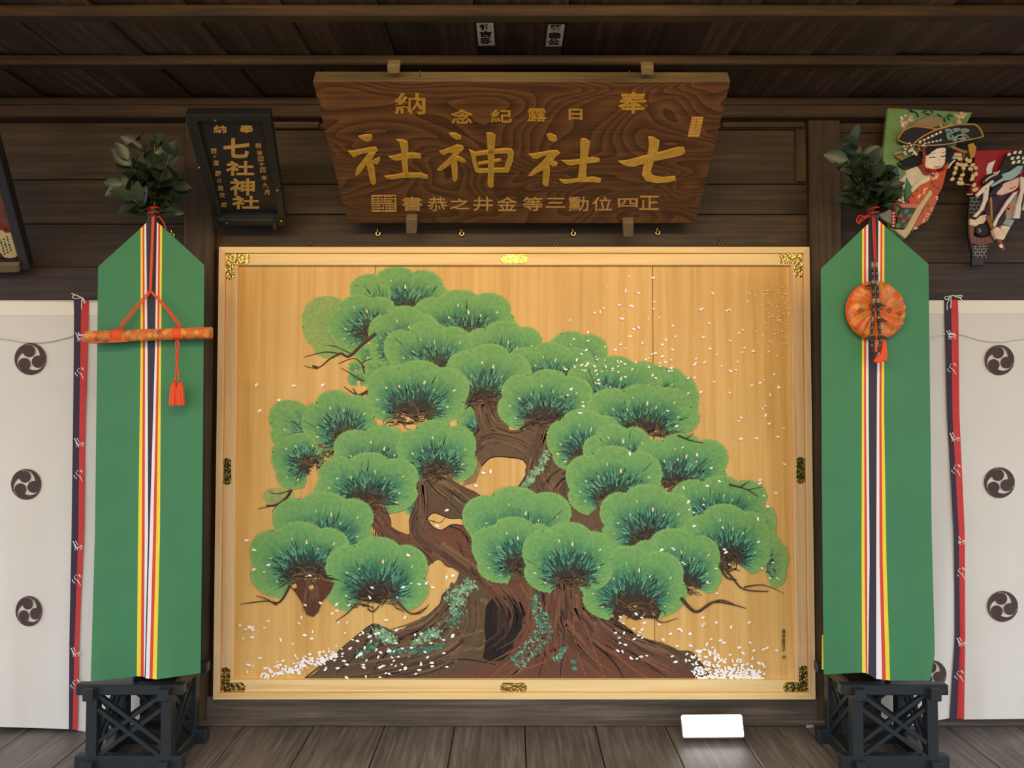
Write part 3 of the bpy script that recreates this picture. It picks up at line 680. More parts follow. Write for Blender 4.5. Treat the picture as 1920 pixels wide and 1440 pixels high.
for i in range(135):
    u = rt.random(); petal(500 + u * 130 + rt.gauss(0, 9), 1273 - u * 44 - abs(rt.gauss(0, 11)) + u * 6, rt.uniform(.7, 1.2))
for i in range(90): petal(rt.uniform(450, 790), 1270 - abs(rt.gauss(0, 70)), rt.uniform(.7, 1.25))
for i in range(30): petal(rt.uniform(640, 860), rt.uniform(1180, 1255), rt.uniform(.8, 1.25))
for (x_, y_) in ((482, 722), (552, 723), (606, 722), (524, 750), (488, 770), (464, 1012), (478, 1030), (505, 1058), (766, 1040), (632, 1132), (838, 956), (907, 886), (920, 884), (893, 910), (820, 985), (838, 1082), (850, 1078), (800, 1092), (812, 1100), (756, 1100), (1180, 850), (1290, 940), (1360, 1035), (1240, 1030)): petal(x_, y_, 1.2)
q.done('painted_petals', kind='stuff')

# --- lettering helper ------------------------------------------------------------------------
_fc = bpy.data.curves.new('lettering', 'FONT'); _fo = bpy.data.objects.new('lettering', _fc); COL.objects.link(_fo)
def glyph(ch, bold=0.0, depth=0.02):
    _fc.body = ch; _fc.size = 1; _fc.offset = bold; _fc.extrude = depth; _fc.resolution_u = 3
    dg = bpy.context.evaluated_depsgraph_get(); dg.update()
    me = bpy.data.meshes.new_from_object(_fo.evaluated_get(dg))
    v = [tuple(k.co) for k in me.vertices]; f = [tuple(p.vertices) for p in me.polygons]; bpy.data.meshes.remove(me)
    return v, f
def letter(name, ch, cx, cy, wd, hh, pl, t, mat, parent, bold=0.012, rot=0.0, lift=0.0):
    v, f = glyph(ch, bold)
    xs = [a[0] for a in v]; ys = [a[1] for a in v]; mx, my = (min(xs) + max(xs)) / 2, (min(ys) + max(ys)) / 2
    sx, sy = wd / max(1e-6, max(xs) - min(xs)), hh / max(1e-6, max(ys) - min(ys)); c, s = math.cos(rot), math.sin(rot)
    out = []
    for a in v:
        x_, y_ = (a[0] - mx) * sx, -(a[1] - my) * sy
        out.append(pl.px(cx + x_ * c - y_ * s, cy + x_ * s + y_ * c, lift + (t if a[2] > 0 else 0.0)))
    return mk(name, out, f, mat, parent)
# signature and seal on the painting
for i, ch in enumerate('澤幸恵可子'):
    letter('signature', ch, 1468, 1183.5 + i * 8.4, 7.2, 8.0, PB_PL, 0.0003, M['ink'], pt, 0.01, lift=0.006)
seal = prism('signature_seal', [(1465.6, 1228.5), (1471.4, 1228.3), (1471.6, 1234), (1465.8, 1234.2)], PB_PL, 0.0058, 0.0062, plain('seal_red', (190, 70, 52), 0.7, 0, 0.3, 900), pt)

# --- metal fittings on the frame -----------------------------------------------------------
FPL = VP(-0.056)
def plate(name, pts, riv):
    o = prism(name, pts, FPL, 0.0, 0.0022, M['gilt'], pt, 0.0008, 1)
    for (x_, y_) in riv:
        c = FPL.px(x_, y_, 0.0022); v = []; f = []
        for j in range(3):
            for k in range(8):
                a = math.pi * 2 * k / 8; r = 0.0022 * math.cos(j * .6); v.append((c.x + r * math.cos(a), c.y - 0.0016 * math.sin(j * .6), c.z + r * math.sin(a)))
        for j in range(2):
            for k in range(8): f.append((j * 8 + k, j * 8 + (k + 1) % 8, j * 8 + 8 + (k + 1) % 8, j * 8 + 8 + k))
        f.append(tuple(range(16, 24))); fixn(mk('rivet', v, f, M['rivet'], o, True))
    return o
def lobe_end(p, d, wd, n=3):
    """scalloped cloud-shaped end: points across the strip of width wd at p, pointing along d"""
    nx, ny = -d[1], d[0]; out = []
    for k in range(13):
        u = -1 + 2 * k / 12; s_ = 4.5 * (1 - abs(u) ** 2.2) + 1.3 * abs(math.sin(u * math.pi * 1.5)) * (1 - abs(u) * .6)
        out.append((p[0] + nx * u * wd / 2 + d[0] * s_, p[1] + ny * u * wd / 2 + d[1] * s_))
    return out
def corner(cx, cy, sx, sy, lh, lv, wd):
    """L-shaped plate: outer corner (cx, cy); arms along +sx x and +sy y"""
    pts = [(cx, cy)]
    e = lobe_end((cx + sx * (lh - 5), cy + sy * wd / 2), (sx, 0), wd)
    if (e[0][1] - cy) * sy > wd / 2: e = e[::-1]
    pts += e + [(cx + sx * (wd + 1), cy + sy * wd), (cx + sx * wd, cy + sy * (wd + 1))]
    e = lobe_end((cx + sx * wd / 2, cy + sy * (lv - 5)), (0, sy), wd)
    if (e[0][0] - cx) * sx < wd / 2: e = e[::-1]
    pts += e
    r = [(cx + sx * 3.5, cy + sy * 3.5), (cx + sx * 24, cy + sy * 3), (cx + sx * (lh - 9), cy + sy * 3.5), (cx + sx * (lh - 9), cy + sy * (wd - 3.5)), (cx + sx * 26, cy + sy * (wd - 3)), (cx + sx * 3, cy + sy * 26), (cx + sx * 3.5, cy + sy * (lv - 9)), (cx + sx * (wd - 3.5), cy + sy * (lv - 9))]
    plate('corner_fitting', pts, r)
corner(420.5, 476, 1, 1, 49, 49, 19.5)
corner(1508, 474.5, -1, 1, 49, 46, 19.5)
corner(412.5, 1299, 1, -1, 48, 48, 19.5)
corner(1517, 1298, -1, -1, 49, 50, 19.5)
def strip(cx, cy, hw, hh):
    if hw > hh:
        a = lobe_end((cx + hw - 5, cy), (1, 0), hh * 2); b = lobe_end((cx - hw + 5, cy), (-1, 0), hh * 2)
        r = [(cx + s_ * (hw - 7), cy + t_ * (hh - 3)) for s_ in (-1, 1) for t_ in (-1, 1)]
    else:
        a = lobe_end((cx, cy + hh - 5), (0, 1), hw * 2); b = lobe_end((cx, cy - hh + 5), (0, -1), hw * 2)
        r = [(cx + s_ * (hw - 3), cy + t_ * (hh - 7)) for s_ in (-1, 1) for t_ in (-1, 1)]
    plate('side_fitting', a + b, r)
strip(964, 485.5, 25, 9); strip(963, 1289, 25, 9); strip(426, 884, 8.5, 25); strip(1501, 882, 8.5, 25)

# ------------------------------------------------------------------ leaning plaques
def tilt_plane(bl, br, tr, tl, ybot):
    """plane of a board that leans out at the top: its two sides are parallel, so its top is nearer by the ratio of the widths"""
    P0 = W(bl[0], bl[1], ybot); P1 = W(br[0], br[1], ybot)
    k = (br[0] - bl[0]) / (tr[0] - tl[0]); dt = (ybot - CAMY) * k
    T0 = W(tl[0], tl[1], CAMY + dt); T1 = W(tr[0], tr[1], CAMY + dt)
    n = (P1 - P0).cross(((T0 - P0) + (T1 - P1)) / 2).normalized()
    if n.dot(CAM - P0) < 0: n = -n
    return Plane((P0 + P1 + T0 + T1) / 4, n)
SG = tilt_plane((652, 419), (1304, 419), (1370, 153), (586, 152), -0.105)
sg = empty('signboard', SG.px(978, 419), 'wide brown wooden signboard leaning out above the painting, with large gilded characters', 'signboard')
so = prism('board', [(586, 152), (1370, 153), (1304, 419), (652, 419)], SG, -0.052, 0.0, M['sign'], sg, 0.0)
so.data.materials.append(M['sign_edge'])
for p in so.data.polygons:
    if p.normal.dot(SG.n) < 0.9: p.material_index = 1
bevel(so, 0.003, 2)
def zz(o, pts): return zc(o, 430 / 1821, pts)
A, B = (570, 100), (970, 100)
STROKES = [
 (A, [(425, 655), (480, 640), (540, 640), (545, 665), (530, 695), (500, 700), (465, 685)]),
 (A, [(345, 770), (400, 768), (520, 742), (575, 738), (592, 775), (540, 785), (470, 790), (415, 815), (395, 825), (370, 800)]),
 (A, [(578, 772), (545, 835), (492, 885), (455, 940), (420, 972), (405, 960), (420, 905), (470, 840), (512, 785)]),
 (A, [(490, 850), (535, 825), (560, 900), (575, 1030), (555, 1045), (530, 1030), (510, 950)]),
 (A, [(552, 838), (605, 815), (605, 850), (585, 880), (555, 872), (535, 855)]),
 (A, [(728, 680), (780, 678), (825, 695), (830, 740), (825, 850), (830, 955), (785, 958), (775, 860), (770, 760), (755, 700)]),
 (A, [(665, 815), (700, 812), (780, 790), (880, 785), (930, 795), (930, 835), (860, 830), (800, 838), (740, 852), (700, 840)]),
 (A, [(632, 970), (680, 965), (800, 945), (930, 945), (985, 965), (985, 995), (900, 985), (780, 985), (700, 1000), (660, 990)]),
 (A, [(1145, 630), (1200, 625), (1250, 650), (1250, 680), (1205, 683), (1165, 655)]),
 (A, [(1068, 775), (1130, 755), (1215, 720), (1265, 730), (1272, 760), (1225, 795), (1150, 785), (1110, 808), (1085, 790)]),
 (A, [(1268, 745), (1205, 835), (1130, 905), (1085, 932), (1052, 925), (1090, 885), (1150, 830), (1205, 770)]),
 (A, [(1165, 850), (1212, 825), (1222, 900), (1220, 990), (1205, 1018), (1180, 1005), (1172, 930)]),
 (A, [(1210, 815), (1245, 815), (1285, 845), (1282, 870), (1250, 862), (1205, 842)]),
 (A, [(1305, 755), (1360, 780), (1370, 850), (1390, 925), (1385, 952), (1355, 930), (1335, 860), (1325, 800)]),
 (A, [(1340, 780), (1450, 765), (1600, 748), (1650, 755), (1670, 780), (1660, 850), (1625, 945), (1580, 945), (1590, 900), (1620, 810), (1610, 790), (1450, 800), (1350, 815)]),
 (A, [(1380, 860), (1565, 830), (1565, 855), (1380, 885)]),
 (A, [(1370, 915), (1500, 905), (1610, 905), (1605, 945), (1480, 945), (1380, 950)]),
 (A, [(1445, 625), (1490, 625), (1525, 645), (1515, 740), (1510, 900), (1505, 1060), (1480, 1068), (1455, 1045), (1460, 900), (1455, 720)]),
 (B, [(225, 640), (265, 630), (310, 650), (318, 690), (290, 703), (245, 685), (235, 655)]),
 (B, [(85, 795), (170, 785), (260, 768), (320, 765), (342, 790), (320, 808), (210, 810), (160, 835), (125, 835)]),
 (B, [(322, 798), (268, 872), (190, 930), (115, 970), (82, 970), (130, 915), (190, 865), (245, 795)]),
 (B, [(205, 880), (252, 845), (262, 920), (248, 1050), (220, 1055), (198, 1035)]),
 (B, [(258, 838), (325, 865), (315, 890), (275, 895), (248, 865)]),
 (B, [(505, 670), (545, 672), (580, 695), (570, 760), (555, 850), (545, 995), (478, 995), (490, 900), (498, 790), (495, 700)]),
 (B, [(345, 845), (420, 845), (520, 835), (600, 818), (655, 830), (655, 858), (600, 868), (500, 875), (430, 888), (400, 885)]),
 (B, [(328, 995), (400, 1000), (520, 985), (600, 975), (668, 990), (660, 1025), (600, 1020), (480, 1020), (380, 1035), (350, 1020)]),
 (B, [(795, 850), (870, 845), (1000, 810), (1150, 775), (1270, 740), (1325, 740), (1335, 785), (1300, 808), (1180, 835), (1050, 860), (920, 898), (860, 890), (820, 870)]),
 (B, [(1035, 655), (1080, 660), (1132, 690), (1120, 760), (1085, 860), (1060, 930), (1075, 965), (1150, 980), (1255, 970), (1262, 1005), (1200, 1022), (1100, 1028), (1020, 1010), (985, 960), (1000, 890), (1030, 800), (1045, 720)])]
for i, (o_, p) in enumerate(STROKES):
    prism('gilded_stroke', zz(o_, p), SG, -0.002, 0.004 + 0.0004 * (i % 3), M['gold'], sg, 0.0034, 2)
for ch, cx, cy, wd, hh, bd in (('納', 769, 194, 58, 40, .02), ('奉', 1187, 192, 56, 40, .02), ('念', 866, 218, 40, 26, .015), ('紀', 940, 217, 40, 24, .015), ('露', 1007, 215, 36, 24, .01), ('日', 1079, 214, 26, 20, .02)):
    letter('gilded_character', ch, cx, cy, wd, hh, SG, 0.003, M['gold'], sg, bd)
for ch, cx in zip('書恭之井金等三勳位四正', (773, 820, 862, 906, 951, 999, 1042, 1085, 1129, 1177, 1217)):
    letter('gilded_character', ch, cx, 382 - (2 if ch in '三四正' else 0), 37, {'三': 18, '四': 16, '之': 20}.get(ch, 26), SG, 0.0022, M['gold_pale'], sg, .004)
# seal squares: rims with angular seal-script lines
def seal_mark(x0, y0, x1, y1, cols, mat, lean=0.0, fill=False):
    def p(u, v): return (x0 + (x1 - x0) * u - lean * v, y0 + (y1 - y0) * v)
    rr = random.Random(3)
    if fill: prism('seal_ground', [p(0, 0), p(1, 0), p(1, 1), p(0, 1)], SG, -0.001, 0.0012, mat, sg)
    segs = []
    for c in range(cols):
        a = c / cols + .03; b = (c + 1) / cols - .03
        for k in range(7):
            v = .06 + k * .147; segs.append(((a, v), (b if k % 2 else b - rr.choice([0, .12]), v)))
        segs += [((a, .06), (a, .5)), ((b, .2), (b, .94)), (((a + b) / 2, rr.choice([.06, .35])), ((a + b) / 2, rr.choice([.65, .94])))]
    if not fill: segs += [((0, 0), (1, 0)), ((0, 1), (1, 1)), ((0, 0), (0, 1)), ((1, 0), (1, 1))]
    for a, b in segs: prism('seal_line', ribbon_px([p(*a), p(*b)], 1.5), SG, 0.0, 0.0026, M['gold'] if fill else mat, sg)
seal_mark(697, 366, 742, 396, 2, M['gold_pale'], -1)
seal_mark(1297, 219, 1319, 257, 1, M['gold_pale'], 8, True)
# wooden blocks holding the board
for (x0, y0, x1, y1, t_, dp) in ((726, 121, 750, 137, 0.003, -0.026), (1202, 124, 1226, 140, 0.003, -0.026), (762, 402, 783, 429, 0.026, -0.05), (1167, 408, 1187, 435, 0.026, -0.05)):
    prism('holding_block', [(x0, y0), (x1, y0), (x1 - 1, y1), (x0 + 1, y1)], SG, dp, t_, M['block'], sg, 0.002, 1)
for x_ in (787, 1180):
    tube('screw_eye', [SG.px(x_, 132, 0.0), SG.px(x_ + .5, 138, 0.004), SG.px(x_, 143, 0.003)], 0.0016, M['iron'], sg, 6)

BP = tilt_plane((403, 421), (537, 421), (507, 216), (348, 216), -0.10)
bp = empty('plaque', BP.px(470, 421), 'small black lacquered plaque with gilded characters, left of the wide signboard', 'plaque')
def on(pts, inset=0): return pts
prism('panel', [(349, 217), (506, 217), (536, 420), (404, 420)], BP, -0.03, -0.012, M['lacquer'], bp, 0.002, 1)
for p in ([(348, 214), (507, 214), (508, 225), (350, 227)], [(348, 225), (369, 226), (416, 404), (404, 421)], [(492, 225), (508, 224), (537, 421), (521, 404)], [(402, 404), (534, 404), (537, 422), (403, 422)]):
    prism('frame_bar', p, BP, -0.03, 0.004, M['lacquer'], bp, 0.003, 2)
prism('bottom_ledge', [(405, 405), (520, 405), (520, 411), (405, 411)], BP, 0.0, 0.016, M['stand'], bp, 0.002, 1)
prism('bottom_ledge', [(404, 405), (411, 405), (412, 424), (405, 424)], BP, 0.0, 0.016, M['stand'], bp, 0.002, 1); prism('bottom_ledge', [(512, 405), (519, 405), (520, 424), (513, 424)], BP, 0.0, 0.016, M['stand'], bp, 0.002, 1)
def k(x_, y_): return (340 + x_ * 200 / 1252, 200 + y_ * 230 / 1440)
for ch, x_, y_, ww, hh, bd in (('納', 445, 292, 150, 88, .015), ('奉', 757, 292, 160, 90, .02), ('七', 640, 515, 310, 225, .03), ('社', 682, 752, 330, 165, .018), ('神', 710, 970, 295, 195, .018), ('社', 748, 1152, 320, 150, .018)):
    c = k(x_, y_); letter('gilded_character', ch, c[0], c[1], ww * .1597, hh * .1597, BP, 0.003, M['gold_pale'], bp, bd, lift=-0.012)
for s_, x0, y0, x1, y1, ww, hh in (('明治四十四年九月', 897, 492, 998, 1035, 64, 56), ('西ヶ原野口政次郎', 372, 552, 492, 1182, 66, 56)):
    ys = [0, .145, .28, .395, .52, .69, .845, 1] if s_[0] == '明' else [0, .10, .225, .42, .55, .69, .82, 1]
    for ch, u in zip(s_, ys):
        c = k(x0 + (x1 - x0) * u, y0 + (y1 - y0) * u)
        f_ = .45 if ch == 'ヶ' else .6 if ch == '口' else 1
        letter('gilded_character', ch, c[0], c[1], ww * .1597 * f_, hh * .1597 * f_, BP, 0.0015, M['gold_pale'], bp, .004, lift=-0.012)
for x_, y_ in ((402, 150), (1130, 968), (536, 1352), (1176, 1328), (212, 700)):
    c = k(x_, y_); prism('nail', ell(c[0], c[1], 2.2, 1.8, 8), BP, 0.002, 0.006, M['brass'], bp)

LP = tilt_plane((-80, 502), (57, 502), (-18, 215), (-185, 215), -0.10)
lp = empty('plaque', LP.px(0, 502), 'dark framed plaque with a red picture and cream label, cut off by the left edge', 'plaque')
prism('panel', [(-184, 216), (-19, 216), (56, 501), (-79, 501)], LP, -0.03, -0.014, plain('plaque_red_picture', (112, 52, 42), 0.6, 0, 0.5, 14), lp)
for p in ([(-186, 213), (-17, 213), (-15, 226), (-183, 226)], [(-186, 220), (-170, 220), (-66, 490), (-80, 502)], [(-36, 222), (-17, 220), (58, 503), (36, 488)], [(-82, 487), (40, 487), (58, 504), (-80, 504)]):
    prism('frame_bar', p, LP, -0.03, 0.006, M['lacquer'], lp, 0.003, 2)
l_ = zc((0, 300), 120 / 785, [(-130, 870), (20, 865), (60, 900), (130, 890), (150, 960), (190, 1090), (220, 1190), (190, 1215), (120, 1225), (40, 1215), (0, 1160), (-60, 1120)])
prism('label_border', l_, LP, -0.014, -0.006, plain('label_red', (130, 60, 46), 0.7), lp)
c_ = (sum(a for a, b in l_) / len(l_), sum(b for a, b in l_) / len(l_))
prism('label', [(c_[0] + (a - c_[0]) * .9, c_[1] + (b - c_[1]) * .93) for a, b in l_], LP, -0.006, -0.004, plain('label_cream', (206, 184, 136), 0.7), lp)
for i, (x_, y_, n_) in enumerate(((12, 446, 6), (6, 450, 6), (0, 452, 6))):
    for j in range(n_):
        letter('label_writing', '奉納大願成就'[(i + j) % 6], x_ + j * 1.55, y_ + j * 5, 4, 4.2, LP, 0.0004, M['ink'], lp, .01, lift=-0.004)
prism('bottom_ledge', zc((0, 300), 120 / 785, [(-300, 1240), (255, 1235), (265, 1330), (-300, 1350)]), LP, 0.0, 0.02, M['block'], lp, 0.002, 1)

# paper name slips on the ceiling
CPL = Plane((0, 0, ZC - 0.0045), (0, 0, -1))
for lab, o_, pts, chs, ctr in (('white name slip with thick black lettering on ceiling, left of the two', (860, 20), [(262, 182), (520, 180), (545, 515), (295, 520)], '竹吉喜', [(395, 240), (405, 345), (408, 442)]),
                               ('white name slip with thick black lettering on ceiling, right of the two', (860, 20), [(1342, 208), (1592, 206), (1545, 530), (1305, 532)], '忍書公', [(1455, 255), (1440, 365), (1425, 465)])):
    P_ = zc(o_, 0.125, pts); c = CPL.px(*P_[0])
    r_ = empty('name_slip', c, lab, 'sticker', 'name slips on the ceiling')
    prism('paper', P_, CPL, 0.0, 0.0012, M['paper'], r_)
    for ch, (x_, y_) in zip(chs, ctr):
        letter('lettering', ch, o_[0] + x_ * .125, o_[1] + y_ * .125, 23, 11.5, CPL, 0.0006, M['ink'], r_, .05, lift=0.0012)

# screw eyes and hooks on the wall above the painting
def eye(px_, py_, r_, mat, lab, grp, flip=1, yy=-0.012):
    c = W(px_, py_ + 4, yy); rt_ = empty('screw_hook', (c.x, 0, c.z), lab, 'hook', grp)
    tube('ring', [(c.x + r_ * math.cos(a), yy - .002, c.z + r_ * math.sin(a)) for a in [math.pi * 2 * j / 14 + 1.6 for j in range(14)]], r_ * .34, mat, rt_, 6, 2)
    tube('shank', [(c.x - r_ * .3, yy, c.z + r_), (c.x - r_ * .3, yy - .002, c.z + r_ * 2.6), (c.x - r_ * .3, 0.006, c.z + r_ * 3.0)], r_ * .32, mat, rt_, 6, 3)
for x_, y_, nm in ((709, 434, 'leftmost bright brass screw hook under the wide signboard'), (866, 434, 'second bright brass screw hook from left under the wide signboard'), (1075, 434, 'third bright brass screw hook from left under the wide signboard'), (1233, 432, 'rightmost bright brass screw hook under the wide signboard')):
    eye(x_, y_, 0.0074, M['brass'], nm, 'bright brass hooks under the signboard')
for x_, y_, nm in ((580, 451, 'leftmost dull screw eye just above the painting frame'), (879, 454, 'second dull screw eye from left just above the painting frame'), (1042, 454, 'third dull screw eye from left just above the painting frame'), (1351, 454, 'rightmost dull screw eye just above the painting frame')):
    eye(x_, y_, 0.0062, M['iron'], nm, 'dull screw eyes above the painting')
eye(323, 437, 0.0078, M['brass'], 'brass hook on dark wall beside the left banner point', None)

# ------------------------------------------------------------------ curtains
def lerp_tab(tab, y_):
    if y_ <= tab[0][0]: return tab[0][1]
    for (a, va), (b, vb) in zip(tab, tab[1:]):
        if y_ <= b:
            t = (y_ - a) / (b - a)
            return [p + (q_ - p) * t for p, q_ in zip(va, vb)] if isinstance(va, (list, tuple)) else va + (vb - va) * t
    return tab[-1][1]
def cloth(name, left, right, ytop, ybot, depth, mat, parent, nx=14, ny=44, sl=None):
    """cloth sheet between two edge curves x(y); ytop / ybot are (left, right) rows; depth(px, t) gives y"""
    v = []; f = []
    for j in range(ny + 1):
        t = j / ny
        for i in range(nx + 1):
            u = i / nx; yl = ytop[0] + (ybot[0] - ytop[0]) * t; yr = ytop[1] + (ybot[1] - ytop[1]) * t
            xl = left(yl); xr = right(yr); X = xl + (xr - xl) * u; Y = yl + (yr - yl) * u
            v.append(W(X, Y, depth(X, t)))
    for j in range(ny):
        for i in range(nx):
            a = j * (nx + 1) + i; f.append((a, a + 1, a + nx + 2, a + nx + 1))
    o = mk(name, v, f, mat, parent, True)
    if sl:
        m = o.modifiers.new('thick', 'SOLIDIFY'); m.thickness = sl; m.offset = 0
    return o
def tomoe(cx, cy, rx, ry, depthf, parent, rot=0.0):
    v = []; f = []
    def put(r, a, dz=0.0):
        X, Y = cx + rx * r * math.cos(a), cy - ry * r * math.sin(a); v.append(W(X, Y, depthf(X, Y) - 0.0042)); return len(v) - 1
    def putc(hx, hy, r, a):
        X, Y = cx + rx * (hx + r * math.cos(a)), cy - ry * (hy + r * math.sin(a)); v.append(W(X, Y, depthf(X, Y) - 0.0042)); return len(v) - 1
    for k_ in range(3):
        th = math.radians(100 + rot + 120 * k_); hx, hy = .50 * math.cos(th), .50 * math.sin(th)
        # head wedge fan + tail, one outline: head circle from its trailing side, then the rim
        ring_ = [putc(hx, hy, .385, th + math.radians(a)) for a in range(-180, 181, 12)]
        c0 = putc(hx, hy, 0, 0)
        for a, b in zip(ring_, ring_[1:]): f.append((c0, a, b))
        prof = [(-0, .42, .86), (10, .46, .93), (22, .53, .985), (35, .60, 1.0), (50, .66, 1.0), (66, .735, 1.0), (82, .81, 1.0), (98, .875, 1.0), (114, .915, 1.0), (130, .945, 1.0), (150, .972, 1.0), (168, .995, 1.0)]
        inn = [put(a_[1], th + math.radians(a_[0])) for a_ in prof]; out_ = [put(a_[2], th + math.radians(a_[0])) for a_ in prof]
        for j in range(len(prof) - 1): f.append((inn[j], inn[j + 1], out_[j + 1], out_[j]))
    return mk('crest', v, f, M['crest'], parent)
def ribbon_pair(tab, y0, y1, yd, parent):
    for a, b, m in ((0, 1, 'rib_navy'), (1, 2, 'rib_red')):
        cloth('ribbon', lambda y_, a=a: lerp_tab(tab, y_)[a], lambda y_, b=b: lerp_tab(tab, y_)[b], (y0, y0), (y1, y1 + 1), yd, M[m], parent, 2, 40)
SCR1 = [([(0, 0), (6, 9)], 2.2), ([(5, -1), (10, 8)], 2), ([(2, 6), (9, 12), (16, 9)], 2), ([(3, 10), (6, 14), (3, 17)], 1.6), ([(8, 12), (9, 18)], 1.8), ([(14, 8), (19, 10), (15, 12)], 1.8), ([(14, 13), (15, 17)], 1.6), ([(17, 13), (19, 16)], 1.5)]
SCR2 = [([(7, 0), (10, 2)], 1.6), ([(5, 3), (7, 8), (11, 11)], 1.8), ([(2, 9), (1, 12), (5, 14), (3, 16)], 1.6), ([(4, 13), (7, 17)], 1.5), ([(13, -1), (17, 5)], 1.8), ([(15, -1), (19, 4)], 1.4), ([(12, 10), (15, 16), (18, 22)], 2), ([(11, 13), (14, 9)], 1.4)]
def script(x_, y_, s_, st, yd, parent, i):
    v = []; f = []
    for p, w_ in st:
        r = ribbon_px(sp2([(x_ + a * s_, y_ + b * s_) for a, b in p], 4) if len(p) > 2 else [(x_ + a * s_, y_ + b * s_) for a, b in p], w_ * s_, w_ * s_ * .5)
        n = len(v); m = len(r) // 2; v += [W(a, b, yd - .0035) for a, b in r]
        for j in range(m - 1): f.append((n + j, n + j + 1, n + 2 * m - 2 - j, n + 2 * m - 1 - j))
    mk('ribbon_script', v, f, M['string'], parent)

def curtain(side):
    L_ = side < 0
    lab = 'white curtain with dark crests and purple red ribbon, beside the ' + ('left' if L_ else 'right') + ' green banner'
    yc = -0.075
    def base(X, t):
        d = yc - 0.010 * math.sin(X * 0.021 + 1.3) * t - 0.007 * math.sin(X * .047 + 2 * t) * t - 0.003 * math.sin(X * .11 - 3 * t + 4 * math.sin(X * .013)) * t
        if L_: d -= 0.016 * t * t * max(0, min(1, (X - 110) / 80))
        else: d -= 0.020 * t * t * max(0, min(1, (1800 - X) / 80)); d -= 0.008 * t * math.sin(X * .08 + 6 * t) * (1 if X < 1800 else 0)
        return d
    root = empty('curtain', (W(40 if L_ else 1880, 1350, yc).x, yc, 0.03), lab, 'curtain', 'white curtains on the back wall')
    if L_:
        tab = [(560, [138, 152, 167]), (590, [139, 152, 166]), (780, [137, 149, 160]), (1000, [134, 147, 157]), (1200, [130, 140, 148]), (1370, [129, 136, 145])]
        cloth('main_sheet', lambda y_: -520, lambda y_: lerp_tab(tab, y_)[0] + 1, (588, 590), (1346, 1367), base, M['curtain'], root, 40, 50)
        cloth('side_sheet', lambda y_: lerp_tab(tab, y_)[2] - 1, lambda y_: 262, (590, 590), (1369, 1392), base, M['curtain'], root, 12, 50)
        cloth('hem', lambda y_: -520, lambda y_: 262, (563, 567), (590, 591), lambda X, t: base(X, 0) - .002, M['hem'], root, 40, 2)
        y0, y1 = 563, 1368
    else:
        tab = [(558, [1770, 1783, 1796]), (590, [1771, 1784, 1797]), (780, [1776, 1786, 1799]), (1000, [1789, 1798, 1809]), (1200, [1791, 1800, 1810]), (1347, [1781, 1794, 1808])]
        cloth('main_sheet', lambda y_: lerp_tab(tab, y_)[2] - 1, lambda y_: 2440, (588, 588), (1349, 1342), base, M['curtain'], root, 40, 50)
        cloth('side_sheet', lambda y_: 1652, lambda y_: lerp_tab(tab, y_)[0] + 1, (588, 588), (1372, 1346), base, M['curtain'], root, 12, 50)
        cloth('hem', lambda y_: 1652, lambda y_: 2440, (563, 563), (588, 588), lambda X, t: base(X, 0) - .002, M['hem'], root, 40, 2)
        y0, y1 = 562, 1347
    H = (y1 - y0)
    rib = lambda X, t: base(X, t) - 0.004 - 0.003 * abs(math.sin(t * 9))
    ribbon_pair(tab, y0, y1, rib, root)
    fd = lambda X, Y: base(X, max(0, min(1, (Y - 588) / 765)))
    for cx, cy, rx, ry in (((57, 673, 30, 30), (49, 908, 28.5, 29), (54, 1146, 25, 28.5)) if L_ else ((1874, 675, 28, 28.5), (1874, 905, 29, 29), (1880, 1137, 29, 29), (1748, 1265, 27, 27))):
        tomoe(cx, cy, rx, ry, fd, root, 0)
    ys = [624, 690, 822, 882, 1015, 1078, 1215, 1275] if L_ else [620, 682, 812, 872, 1005, 1065, 1196, 1258]
    for i, y_ in enumerate(ys):
        xx = lerp_tab(tab, y_)[0] + (3 if i % 2 == 0 else 2); t = (y_ - y0) / H
        script(xx, y_, .95, SCR1 if i % 2 == 0 else SCR2, rib(xx + 12, t), root, i)
    # slack string along the curtain, and the little bow at the top of the ribbon
    if L_:
        tube('string', [W(a, b, yc - .012) for a, b in ((-120, 622), (0, 632), (40, 639), (85, 640), (137, 628))], .0016, M['string'], root, 6, 4)
        tube('string', [W(a, b, yc - .014) for a, b in ((-120, 626), (0, 634), (50, 641), (90, 640), (137, 629))], .0014, M['string'], root, 6, 4)
        prism('string_loop', [(147, 627), (158, 627), (158, 629.5), (147, 629.5)], VP(yc - .014), 0, .002, M['string'], root)
        bow = [[(134, 550), (142, 553), (150, 557), (155, 560)], [(153, 558), (140, 560), (136, 556), (142, 553), (153, 558)], [(154, 558), (153, 568), (153, 580)], [(154, 558), (158, 568), (160, 566), (155, 558)]]
    else:
        tube('string', [W(a, b, yc - .012) for a, b in ((1700, 645), (1742, 637), (1762, 628), (1772, 627))], .0018, M['string'], root, 6, 4)
        tube('string', [W(a, b, yc - .012) for a, b in ((1797, 626), (1806, 627), (1840, 637), (1875, 640), (1920, 634), (2040, 622))], .0019, M['string'], root, 6, 4)
        prism('string_loop', [(1778, 625), (1790, 625), (1790, 628), (1778, 628)], VP(yc - .014), 0, .002, M['string'], root)
        bow = [[(1782, 556), (1774, 562), (1772, 557), (1782, 555), (1790, 554)], [(1790, 555), (1803, 554), (1801, 558), (1790, 556)], [(1797, 556), (1801, 560), (1805, 565)], [(1780, 560), (1776, 570), (1776, 582)], [(1783, 556), (1783, 570), (1782, 578)]]
    for p in bow: tube('bow', [W(a, b, yc - .016) for a, b in p], .0016, M['string'], root, 6, 4)
    tube('rod', [W(-520 if L_ else 1652, 565, -0.06), W(262 if L_ else 2440, 565, -0.06)], .004, M['string'], root, 6)
